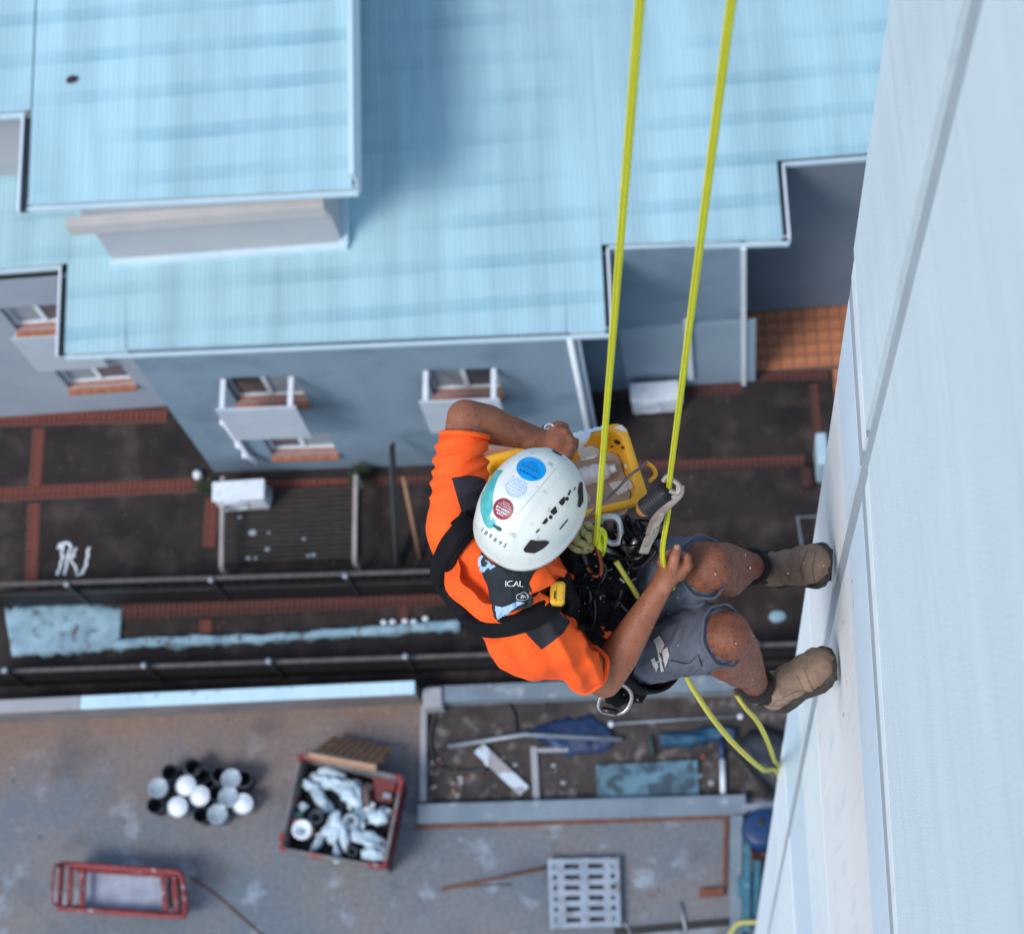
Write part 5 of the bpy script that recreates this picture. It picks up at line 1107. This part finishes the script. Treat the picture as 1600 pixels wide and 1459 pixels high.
def boot(heel, toe, up, A):
    """foot frame from heel to toe; cross-sections lofted along the foot, fused with the shaft"""
    L = (toe-heel); ln = L.length; ax = L/ln; up = (up-ax*up.dot(ax)).normalized(); sd_ = ax.cross(up)
    F_ = lambda x, y, z: heel + ax*x*ln + sd_*y + up*z
    mb = MB()
    for x,y,z,rx,ry,rz in ((.14,0,.045,.042,.037,.050),(.30,0,.050,.055,.038,.056),(.48,0,.050,.06,.043,.052),(.66,0,.040,.058,.050,.043),(.82,0,.036,.050,.049,.039),(.90,0,.033,.036,.042,.034)):
        mb.sphere(F_(x,y,z*1.08), (rx*1.06,ry*1.13,rz*1.10), Matrix((ax,sd_,up)).transposed())
    sh_t = F_(.24,0,.125); mb.cap(F_(.22,0,.05), .044, F_(.24,0,.085), .046); mb.cap(F_(.40,0,.06), .042, F_(.30,0,.082), .044)
    bm = remesh(mb, .005, 5)
    for i,(v,n) in enumerate(zip(bm.v,bm.n)): w_ = v*38; bm.v[i] = v+n*(.0035*(1-abs(2*mnoise.noise(Vector((w_.x,w_.y,w_.z)))))-.002)
    ot = bm.build("boot", M_boot, person, smooth=True)
    so_ = MB(); prof = [(.0,.018),(.02,.030),(.08,.037),(.22,.038),(.40,.035),(.58,.045),(.72,.052),(.86,.050),(.95,.036),(1.0,.012)]
    ring = [F_(x-.0,y*1.16,0) for x,y in prof]+[F_(x,-y*1.16,0) for x,y in reversed(prof)]; nr = len(ring); mid_ = F_(.5,0,0)
    layers = ((-.002,.97),(.003,1.01),(.018,1.03),(.026,.99)); base = []
    for (zz, sc) in layers: so_.v += [mid_+(p-mid_)*sc+up*(zz+.006*max(0,((p-heel).dot(ax)/ln-.8)/.2)) for p in ring]
    for k in range(3):
        for i in range(nr): so_.f.append((k*nr+i, k*nr+(i+1)%nr, (k+1)*nr+(i+1)%nr, (k+1)*nr+i))
    so_.f += [tuple(range(nr-1,-1,-1)), tuple(3*nr+i for i in range(nr))]; so_.build("sole", M_sole, ot)
    tr_ = MB()
    for k in range(11):
        x = .08+.08*k; w_ = .074 if x<.5 else .092; tr_.box(F_(x,0,-.004), (.016,w_*.92,.007), Matrix((ax,sd_,up)).transposed())
    tr_.build("tread", M_sole, ot)
    # elastic gusset, pull tab, sock
    for s_ in (-1,1): MB().sphere(F_(.23,s_*.0385,.110), (.028,.008,.040), Matrix((ax,sd_,up)).transposed()).build("elastic_gusset", M_sock, ot, smooth=True)
    MB().box(F_(.075,0,.150), (.006,.022,.045), Matrix((ax,sd_,up)).transposed(), bev=.002).build("pull_tab", M_boot, ot)
    u = (A-sh_t).normalized(); MB().tube([sh_t-u*.02, sh_t+u*.012, sh_t+u*.050, sh_t+u*.078], [.042,.050,.052,.049], 20).build("sock", M_sock, person, smooth=True)
    MB().tube([sh_t+ (ax*cos(2*pi*i/28)+sd_*sin(2*pi*i/28))*.046 for i in range(28)], .0045, 6, closed=True).build("boot_collar", M_boot, ot, smooth=True)
    return F_, bvh_of(bm), ot
FL, BLb, boL = boot(heelL, toeL, upL, J['LK'])
FR, BRb, boR = boot(heelR, toeR, upR, J['RK'])
M_stitch = mat("boot_stitch", (.13,.085,.06), (.10,.065,.045), scale=30, rough=.9)
for pth, bv, bo in (([(1262,858),(1252,890),(1262,926)], BLb, boL), ([(1214,885),(1240,908),(1258,915)], BLb, boL), ([(1275,862),(1270,890),(1276,922)], BLb, boL), ([(1258,1048),(1272,1078),(1300,1088)], BRb, boR), ([(1222,1090),(1255,1078),(1272,1098)], BRb, boR), ([(1246,1056),(1262,1086),(1290,1098)], BRb, boR)): seam(pth, .0013, M_stitch, bo, bv)
specks([(1090,850,1180,915),(1120,970,1190,1090)], BODY, 8, ob, M_ink, .5, 1.8, 4)
specks([(1000,940,1110,1040),(990,870,1050,910)], SHO, 16, osr, M_ink, .5, 1.4, 5)
specks([(1215,865,1300,920),(1210,1030,1310,1100)], bvh_of(MB().add([], [])) if False else BLb, 5, boL, M_ink, .8, 2.2, 6)
# ================================================================== harness worn by the worker
ALL = bvh_of(shirt, shorts, body)
hs = strap([(733,812),(716,838),(702,862),(692,895),(694,930),(712,956),(742,972),(775,975),(812,968),(846,952),(872,930),(884,905)], .056, .020, SH, .002, 10)
hst = hs.build("harness", M_padd, person)
strap([(738,818),(722,842),(708,868),(700,898),(703,926),(718,948),(745,962),(775,964),(810,956),(840,942),(864,922)], .012, .020, SH, .004, 10).build("strap_piping", M_webb, hst)
strap([(734,806),(720,812),(708,822)], .018, .006, SH, .004).build("strap_end", M_webb, hst)
strap([(735,815),(760,790),(790,770)], .040, .012, SH, .002).build("front_strap", M_webb, hst)
strap([(868,905),(882,930),(888,952)], .055, .018, SH, .004).build("chest_pad", M_padd, hst)
strap([(888,945),(905,975),(930,1000),(950,1012)], .030, .008, SH, .004).build("front_strap", M_webb, hst)
strap([(905,940),(920,965),(938,990)], .020, .006, SH, .004).build("front_strap", M_webb, hst)
strap([(900,985),(925,975),(950,960)], .016, .006, SH, .008).build("front_strap", M_webb, hst)
strap([(696,915),(702,938),(716,955)], .014, .008, SH, .016).build("side_buckle", M_alu, hst)
# waist belt and leg loops
def ring_on(c, ax, r1, r2, w_, th, m, name, par, u0=None, n=40):
    ax = ax.normalized(); u = (u0-ax*u0.dot(ax)).normalized() if u0 else ax.orthogonal().normalized(); q_ = ax.cross(u)
    P = [c+u*cos(2*pi*i/n)*r1+q_*sin(2*pi*i/n)*r2 for i in range(n+1)]; Nn = [(p-c).normalized() for p in P]
    return ribbon(P, Nn, w_, th).build(name, m, par)
axp = (D(880,952,5.18)-J['PE']); ring_on(D(932,966,5.30), axp, .150, .150, .085, .018, M_padd, "waist_belt", hst, J['LH']-J['RH'])
for Hh, K_ in ((J['LH'],J['LK']),(J['RH'],J['RK'])): ring_on(Hh.lerp(K_,.30), K_-Hh, .112, .112, .055, .012, M_padd, "leg_loop", hst)
# padded black block of the chest attachment
ch = MB(); ch.cap(D(895,865,4.95), .035, D(905,905,5.02), .05); ch.cap(D(905,905,5.02), .05, D(925,945,5.08), .06); ch.cap(D(905,900,5.03), .045, D(960,895,5.08), .045); ch.cap(D(960,895,5.08), .04, D(1000,850,5.05), .035); ch.cap(D(955,905,5.12), .05, D(940,955,5.16), .06); ch.cap(D(940,850,5.06), .03, D(990,830,5.06), .03); ch.cap(D(925,945,5.1), .045, D(975,950,5.2), .05); ch.cap(D(1000,985,5.26), .04, D(1035,1035,5.34), .055); ch.cap(D(1030,1040,5.36), .05, D(985,1075,5.34), .035); ch.cap(D(985,1075,5.34), .035, D(962,1085,5.3), .03)
chm = remesh(ch, .006, 2)
for i, (v, n) in enumerate(zip(chm.v, chm.n)): chm.v[i] = v + n*(.016*mnoise.noise(v*26)+.010*mnoise.noise(v*60))
chm.build("gear_pouch", M_webb, hst, smooth=True); CHB = bvh_of(chm, shirt, shorts); CHO = bvh_of(chm)
# radio-like yellow device clipped on the shoulder strap
rp, rn = hit(SH, 860, 938, .020); rp = rp - ray(860,938).normalized()*.045; ry = (D(859,958,PIX(rp)[2])-D(861,920,PIX(rp)[2])).normalized(); rz = (-FWD*.9+DOWNV*-.3).normalized(); ry = (ry-rz*ry.dot(rz)).normalized(); rx = ry.cross(rz)
RM = Matrix((rx, ry, rz)).transposed()
dev = thing("alarm_device", rp, "yellow plastic device clipped to the black shoulder strap", "device")
MB().box(rp+rz*.012, (.034,.054,.030), RM, bev=.006).build("case", M_yel, dev); MB().box(rp+rz*.0285+rx*.009, (.013,.048,.004), RM, bev=.0015).build("front_strip", M_yel, dev)
MB().box(rp+rz*.0315+rx*.006+ry*.008, (.003,.018,.002), RM).build("worn_mark", M_vent, dev); MB().box(rp-rz*.008, (.03,.03,.012), RM).build("clip", M_dark, dev)

# ------------------------------------------------------------------ carabiners, slings, devices
def carabiner(px, py, z, ang, tilt, L=.105, W_=.058, m=M_metal, label="", grp=None, name="carabiner", r=.0052):
    c = D(px, py, z); ax = (RIGHT*cos(ang)+DOWNV*sin(ang)); ax = (ax*cos(tilt)+FWD*sin(tilt)).normalized(); sd2 = (FWD*.35+DOWNV*cos(ang)-RIGHT*sin(ang)); sd2 = (sd2-ax*sd2.dot(ax)).normalized()
    P = []
    for i in range(40):
        a = 2*pi*i/40; x = cos(a); y = sin(a); w_ = W_/2*(1-.22*x); P.append(c + ax*math.copysign(abs(x)**.75, x)*L/2 + sd2*math.copysign(abs(y)**.7, y)*w_)
    t = thing(name, c, label, "carabiner", grp)
    MB().tube(P, r, 8, closed=True).build("frame", m, t, smooth=True)
    a_, b_ = P[6], P[15]; MB().tube([a_.lerp(b_,.15), a_.lerp(b_,.85)], r*1.55, 10).build("locking_sleeve", M_metal if m is not M_metal else M_alu, t, smooth=True)
    return t
GC = "carabiners on the worker's harness"; lab = "black carabiner among the tangle of gear on the harness front"
rc = random.Random(21)
for (x,y,z,a,tl) in ((962,850,5.00,.4,.5),(985,842,4.99,1.2,.3),(1000,862,4.99,2.2,.5),(950,888,5.00,.2,.6),(925,905,4.97,1.9,.3),(905,925,4.97,1.3,.2),(950,935,5.06,2.0,.3),(962,958,5.10,.7,.5),(915,955,5.00,1.5,.4)):
    carabiner(x,y,z+.022,a,tl,label=lab,grp=GC,L=rc.uniform(.085,.115),W_=rc.uniform(.045,.062), m=M_metal)
carabiner(962,1092,5.20,.35,.15,.075,.085,M_alu,"silver carabiner loop hanging below the right elbow",None)
carabiner(955,828,4.98,1.35,.5,.075,.045,mat("white_anodised",(.62,.63,.62),(.52,.53,.52),scale=20,rough=.35,metal=.5),"pale grey carabiner beside the yellow rope end",None,r=.008)
carabiner(923,868,4.93,1.25,.25,.105,.04,mat("red_anodised",(.26,.06,.03),(.16,.035,.02),scale=20,rough=.3,metal=.7),"red descender carabiner below the yellow rope",None,r=.006)
# tangled black cords
cr_ = random.Random(8)
for k in range(5):
    cx_, cy_ = cr_.choice(((930,900),(960,880),(985,855),(940,935),(915,940),(965,920),(1000,835)));
    P = spline([D(cx_+cr_.uniform(-38,38), cy_+cr_.uniform(-30,30), cr_.uniform(4.93,5.02)) for _ in range(6)], 6)
    MB().tube(P, cr_.uniform(.0025,.0045), 6).build("thin_cord", M_webb, hst, smooth=True)
# little bright fittings and frayed tape ends
fit = MB()
for k in range(60):
    x, y = cr_.choice(((930,900),(960,880),(985,850),(940,940),(910,930),(965,915),(1015,1015),(1030,1035),(1000,1045),(985,1075))); x += cr_.gauss(0,16); y += cr_.gauss(0,14); p, n = hit(CHO, x, y, .004)
    if p is None or PIX(p)[2] > 5.45: continue
    d_ = Vector((cr_.uniform(-1,1),cr_.uniform(-1,1),cr_.uniform(-1,1))).normalized(); fit.beam(p, p+d_*cr_.uniform(.004,.016), cr_.uniform(.002,.005), .002)
stuff(fit.build("metal_fittings", M_alu, hst))
# printed tool pouch panels on the right hip
for pl in ([(1022,1000),(1032,992),(1040,1008),(1034,1020)], [(1036,1016),(1044,1010),(1047,1022),(1040,1042)], [(1018,1030),(1024,1026),(1030,1040),(1026,1048)], [(1028,1010),(1031,1012),(1038,1046),(1034,1048)], [(1025,1004),(1030,1006),(1028,1014)]):
    m_ = drape(pl, CHB, .004, 2.0)
    if m_.f: m_.build("pouch_print", mat("grey_print",(.45,.43,.43),(.36,.34,.34),scale=20,rough=.6), hst)
# knotted lanyard rope next to the descender
M_knot = mat("dirty_yellow_rope", (.46,.42,.16), (.34,.29,.11), scale=60, rough=.9, bump=.6, bscale=220)
kn = thing("knotted_lanyard", D(905,845,4.95), "thick dirty yellow knotted rope beside the helmet", "rope knot")
for k,(x,y,rx_,ry_,rt_,z) in enumerate(((900,832,13,8,.3,4.92),(908,840,14,8,.2,4.915),(902,850,14,8,.5,4.925),(914,828,10,8,-.2,4.93),(912,852,12,7,.4,4.935),(896,842,9,11,.1,4.94))):
    P = [D(px_, py_, z+.012*sin(i*.8)) for i,(px_,py_) in enumerate(circle(x,y,rx_,ry_,rt_,24))]; MB().tube(P, .0085, 10, closed=True).build("rope_turn", M_knot, kn, smooth=True)

# ------------------------------------------------------------------ ropes
def rope_mat(name, c1, c2):
    m = bpy.data.materials.new(name); m.use_nodes = True; t = m.node_tree; N = t.nodes; L = t.links; b_ = N["Principled BSDF"]; b_.inputs["Roughness"].default_value = .75
    uv = N.new("ShaderNodeUVMap"); mp = N.new("ShaderNodeMapping"); mp.inputs["Scale"].default_value = (3, 120, 1); L.new(uv.outputs[0], mp.inputs[0])
    ck = N.new("ShaderNodeTexWave"); ck.inputs["Scale"].default_value = 1.0; ck.inputs["Distortion"].default_value = 1.5; ck.bands_direction = 'DIAGONAL'; L.new(mp.outputs[0], ck.inputs[0])
    nz = N.new("ShaderNodeTexNoise"); nz.inputs["Scale"].default_value = 30; tc = N.new("ShaderNodeTexCoord"); L.new(tc.outputs["Object"], nz.inputs["Vector"])
    mx = N.new("ShaderNodeMix"); mx.data_type = 'RGBA'; mx.inputs[6].default_value = (*c1,1); mx.inputs[7].default_value = (*c2,1)
    ml = N.new("ShaderNodeMath"); ml.operation = 'MULTIPLY'; L.new(ck.outputs["Fac"], ml.inputs[0]); L.new(nz.outputs["Fac"], ml.inputs[1]); L.new(ml.outputs[0], mx.inputs[0])
    L.new(mx.outputs[2], b_.inputs["Base Color"]); bp = N.new("ShaderNodeBump"); bp.inputs["Strength"].default_value = .9; bp.inputs["Distance"].default_value = .003; L.new(ck.outputs["Fac"], bp.inputs["Height"]); L.new(bp.outputs[0], b_.inputs["Normal"]); return m
M_rope = rope_mat("yellow_rope", (.96,.94,.018), (.50,.53,.012))
M_tail = rope_mat("pale_yellow_rope", (.86,.80,.12), (.56,.52,.08))
RR = .0062
def line(a, b, n=14): a, b = Vector(a), Vector(b); return [a.lerp(b, i/n) for i in range(n+1)]
topA, botA = D(1000,0,2.42), D(932,838,4.86); topA = topA + (topA-botA)*.55
pa = line(topA, botA, 30) + [D(930,850,4.90)]
tag(MB().tube(pa, RR, 14).build("main_rope", M_rope, smooth=True), "taut yellow rope running up from the red descender beside the helmet", "rope")
tag(MB().tube(spline([D(938,858,4.93), D(934,840,4.885), D(938,828,4.88), D(944,836,4.90), D(943,852,4.93), D(940,866,4.96)], 6), .0075, 12).build("rope_loop", rope_mat("bright_yellow_rope",(.80,.90,.02),(.60,.68,.02)), smooth=True), "bright yellow bight of rope turned over at the descender", "rope")
topB, mB = D(1143,0,2.42), D(1046,752,4.66); topB = topB + (topB-mB)*.55
pb = line(topB, mB, 30) + spline([mB, D(1044,800,4.76), D(1036,850,4.87), D(1036,876,4.925), D(1044,898,5.00), D(1056,925,5.12), D(1064,935,5.2)], 6)[1:]
tag(MB().tube(pb, RR, 14).build("backup_rope", M_rope, smooth=True), "yellow rope passing through the hand ascender into the gripping hand", "rope")
tag(MB().tube(spline([D(963,878,4.98), D(980,905,5.04), D(994,928,5.13), D(1008,958,5.42)], 6), .0068, 12).build("descender_tail", M_tail, smooth=True), "short yellow rope tail leaving the descender over the grey shorts", "rope")
def tail(pts, r0, r1): P = spline([D(*p) for p in pts], 10); n = len(P); return MB().tube(P, [r0+(r1-r0)*i/(n-1) for i in range(n)], 12)
tag(tail([(1060,1030,5.48),(1074,1060,5.50),(1092,1090,5.62),(1120,1130,5.95),(1155,1170,6.8),(1192,1202,9.0),(1218,1218,14.5),(1228,1300,24.0)],   .0060, .011).build("hanging_tail", M_tail, smooth=True), "pale yellow rope tail curving down past the knee to the tower corner", "rope")
tag(tail([(1150,1085,5.85),(1164,1105,5.90),(1184,1128,6.2),(1200,1160,7.4),(1210,1188,9.5),(1219,1212,14.5),(1230,1300,24.0)],   .0060, .011).build("hanging_tail", M_tail, smooth=True), "pale yellow rope tail emerging from under the lower boot", "rope")
# ------------------------------------------------------------------ hand ascender
asn = thing("hand_ascender", D(1030,785,4.70), "hand ascender with ribbed black grip clamped on the yellow rope", "ascender")
hA, hB = D(1008,793,4.72), D(1040,768,4.665); dh = (hB-hA)
P = [hA+dh*(i/28) for i in range(29)]; MB().tube(P, [.0205+.0018*(1 if i%3 else -1) for i in range(29)], 18).build("grip", mat("black_rubber",(.018,.018,.021),(.012,.012,.014),scale=20,rough=.55), asn, smooth=True)
MB().sphere(hA-dh.normalized()*.004, .019).build("grip_end", mat("amber_plastic",(.34,.17,.04),(.26,.12,.03),scale=20,rough=.5), asn, smooth=True)
fr_ = [D(1062,758,4.655), D(1060,772,4.665), D(1040,792,4.69), D(1022,812,4.74), D(1014,832,4.80)]
P = spline(fr_, 6); ribbon(P, [(-FWD+RIGHT*.2).normalized()]*len(P), .020, .006).build("frame", mat("grimy_alloy",(.36,.30,.27),(.26,.215,.19),scale=30,rough=.5,metal=.4), asn)
MB().tube(spline([D(1036,752,4.66), D(1043,744,4.655), D(1052,750,4.655), D(1062,760,4.655), D(1058,770,4.66), D(1046,766,4.66)], 6), .006, 8).build("rope_channel", MATS["grimy_alloy"], asn, smooth=True)
P = spline([D(1036,796,4.70), D(1030,812,4.74), D(1018,826,4.79), D(1010,848,4.86)], 6); ribbon(P, [(-FWD).normalized()]*len(P), .012, .004, .006).build("webbing", mat("grey_webbing",(.30,.28,.24),(.22,.20,.175),scale=40,rough=.8), asn)
tag(ribbon(*(lambda P: (P, [(-FWD+RIGHT*.1).normalized()]*len(P)))(spline([D(1024,818,4.84), D(1020,832,4.88), D(1012,846,4.92), D(1006,862,4.96)], 6)), .024, .006).build("foot_sling", mat("grubby_tape",(.36,.33,.28),(.27,.25,.21),scale=40,rough=.85)), "grubby grey tape sling hanging below the ascender", "sling")

# ------------------------------------------------------------------ yellow tub with plaster
zb_ = 5.16; A_, B_t, C_t = D(756,716,zb_+.02), D(968,660,zb_), D(1022,786,zb_+.03)
hz_ = lambda v: Vector((v.x, v.y, 0))
ex = hz_(B_t-A_); ey = hz_(C_t-B_t); zt = (A_.z+B_t.z+C_t.z)/3; ex_n = ex.normalized(); ey = ey-ex_n*ey.dot(ex_n)*.75
O_ = Vector((A_.x, A_.y, zt)); dep = .19
tub = thing("yellow_tub", O_+ex*.5+ey*.5-Vector((0,0,dep)), "rectangular yellow plastic tub of plaster hung beside the worker", "tub")
def tubring(z, ins, n=6, cr=.16):
    out = []; L1, L2 = ex.length, ey.length; e1, e2 = ex/L1, ey/L2; c0 = O_+ex*.5+ey*.5; h1, h2 = L1/2-ins, L2/2-ins; r = cr*L2*(1-ins*1.5)
    for (sx, sy, a0) in ((1,1,0),(-1,1,90),(-1,-1,180),(1,-1,270)):
        for k in range(n+1): a = R(a0+90*k/n); out.append(c0 + e1*(sx*(h1-r)+cos(a)*r) + e2*(sy*(h2-r)+sin(a)*r) + Vector((0,0,z)))
    return out
tb_ = MB(); prof = [(-dep,.030),(-.02,.004),(-.018,-.013),(0.0,-.015),(.003,-.008),(.003,.001),(-.004,.006),(-.05,.012),(-dep+.006,.036)]
rings = [tubring(z, i) for z, i in prof]; nr = len(rings[0])
for r_ in rings: tb_.v += r_
for k in range(len(rings)-1):
    for i in range(nr): tb_.f.append((k*nr+i, k*nr+(i+1)%nr, (k+1)*nr+(i+1)%nr, (k+1)*nr+i))
tb_.f += [tuple(range(nr-1,-1,-1)), tuple((len(rings)-1)*nr+i for i in range(nr))]
M_tub = mat("scuffed_yellow_tub", (.86,.42,.018), (.74,.33,.014), scale=9, rough=.4, c3=(.80,.74,.62), s3=16, t3=(.64,.72))
TUBB = bvh_of(tb_); ot_ = tb_.build("tub_shell", M_tub, tub, smooth=True)
# plaster inside: rough surface
pr = tubring(-.105, .021); c0 = sum(pr, Vector())/len(pr); pm = MB(); pm.v.append(c0); RN = 10
for k in range(1, RN+1):
    for p in pr: q_ = c0.lerp(p, k/RN); pm.v.append(q_ + Vector((0,0,.022*mnoise.noise(q_*16)+.010*mnoise.noise(q_*40)+.012*(k/RN)**3)))
for i in range(nr): pm.f.append((0, 1+i, 1+(i+1)%nr))
for k in range(RN-1):
    for i in range(nr): pm.f.append((1+k*nr+i, 1+(k+1)*nr+i, 1+(k+1)*nr+(i+1)%nr, 1+k*nr+(i+1)%nr))
pls = pm.build("plaster", mat("wet_plaster", (.40,.31,.25), (.34,.26,.205), scale=7, rough=.6, bump=.5, bscale=50), tub, smooth=True)
PB = bvh_of(pm, tb_)
drape([(745,722),(752,708)] if False else [(895,672),(935,662),(950,664),(945,672),(925,676),(915,690),(905,700),(897,690)], PB, .006, 3).build("paper_liner", mat("white_liner",(.70,.76,.79),(.6,.67,.7),scale=9,rough=.6,bump=.4,bscale=60), tub)
for pl in ([(958,668),(972,664),(984,672),(980,676)], [(985,676),(992,686),(1000,704),(994,704),(984,688)], [(1000,712),(1008,720),(1014,740),(1006,738)]): 
    m_ = drape(round_off(round_off(pl)), TUBB, .0012, 2.0)
    if m_.f: m_.build("plaster_smear", mat("dried_plaster",(.66,.64,.58),(.58,.55,.5),scale=12,rough=.8), ot_)
for pl, mm in (([(900,700),(925,694),(938,702),(930,716),(908,720)], "white_liner"), ([(950,755),(985,748),(992,762),(965,775)], "dried_plaster"), ([(900,775),(918,768),(925,782),(905,792)], "dried_plaster"), (circle(965,690,6,3.2,.5,9), None), (circle(974,699,3,2.2,.2,7), None), (circle(956,697,2.5,1.6,.2,7), None)):
    m_ = drape(round_off(round_off(pl)), PB, .002, 2.0)
    if m_.f: m_.build("smear", MATS[mm] if mm else M_vent, tub)
# clear bottle in the tub, cord handle, grey tool in the fist
bo_ = thing("clear_bottle", D(940,735,5.12), "scrunched clear plastic bottle lying on the plaster in the yellow tub", "bottle")
b0_, b1_ = D(900,748,5.225), D(954,733,5.215); bd_ = b1_-b0_
def glassy():
    m = mat("clear_plastic", (.86,.88,.90), (.80,.83,.86), scale=9, rough=.12, spec=.6); b_ = m.node_tree.nodes["Principled BSDF"]; b_.inputs["Transmission Weight"].default_value = .55; b_.inputs["IOR"].default_value = 1.25; return m
MB().tube([b0_+bd_*(i/12) for i in range(13)], [.024+.0022*sin(i*2.1) for i in range(10)]+[.022,.017,.010], 16).build("bottle_body", glassy(), bo_, smooth=True)
MB().tube([b1_, b1_+bd_.normalized()*.014], .011, 12).build("bottle_cap", M_plastic_w, bo_, smooth=True)
tag(lump(0,0,.1,.1,.1,0,M_plastic_w,"tmp","x","x",None) if False else MB().sphere(D(984,728,5.22), (.014,.010,.012)).build("plaster_lump", MATS["dried_plaster"], smooth=True), "pale lump of dried plaster on the inner side of the tub", "plaster lump")
tag(MB().tube(spline([D(1010,722,5.16), D(1002,730,5.12), D(985,742,5.02), D(960,768,4.97), D(930,796,4.94), D(905,826,4.93)], 6), .0035, 8).build("tub_cord", mat("grey_cord",(.22,.18,.16),(.12,.10,.09),scale=60,rough=.8), smooth=True), "thin grey cord tied from the tub rim to the harness", "cord")
MB().tube(spline([D(1008,722,5.165), D(1020,730,5.165), D(1024,742,5.175), D(1014,752,5.18)], 5), .0055, 8).build("tub_lug", M_tub, tub, smooth=True)
tl = thing("scraper_tool", D(862,670,5.0), "grey handled tool held in the raised fist", "tool")
MB().tube(spline([D(852,669,4.985), D(866,676,5.015), D(884,684,5.05)], 5), .0115, 14).build("handle", M_alu, tl, smooth=True)
MB().tube([D(x,y,4.985) for x,y in circle(858,668,7,5.5,-.3,20)], .0032, 8, closed=True).build("hanging_ring", mat("pale_ring_metal",(.55,.56,.58),(.45,.46,.48),scale=20,rough=.35,metal=.5), tl, smooth=True)
MB().box(D(888,692,5.065), (.05,.004,.07), RM, bev=.001).build("blade", M_alu, tl)
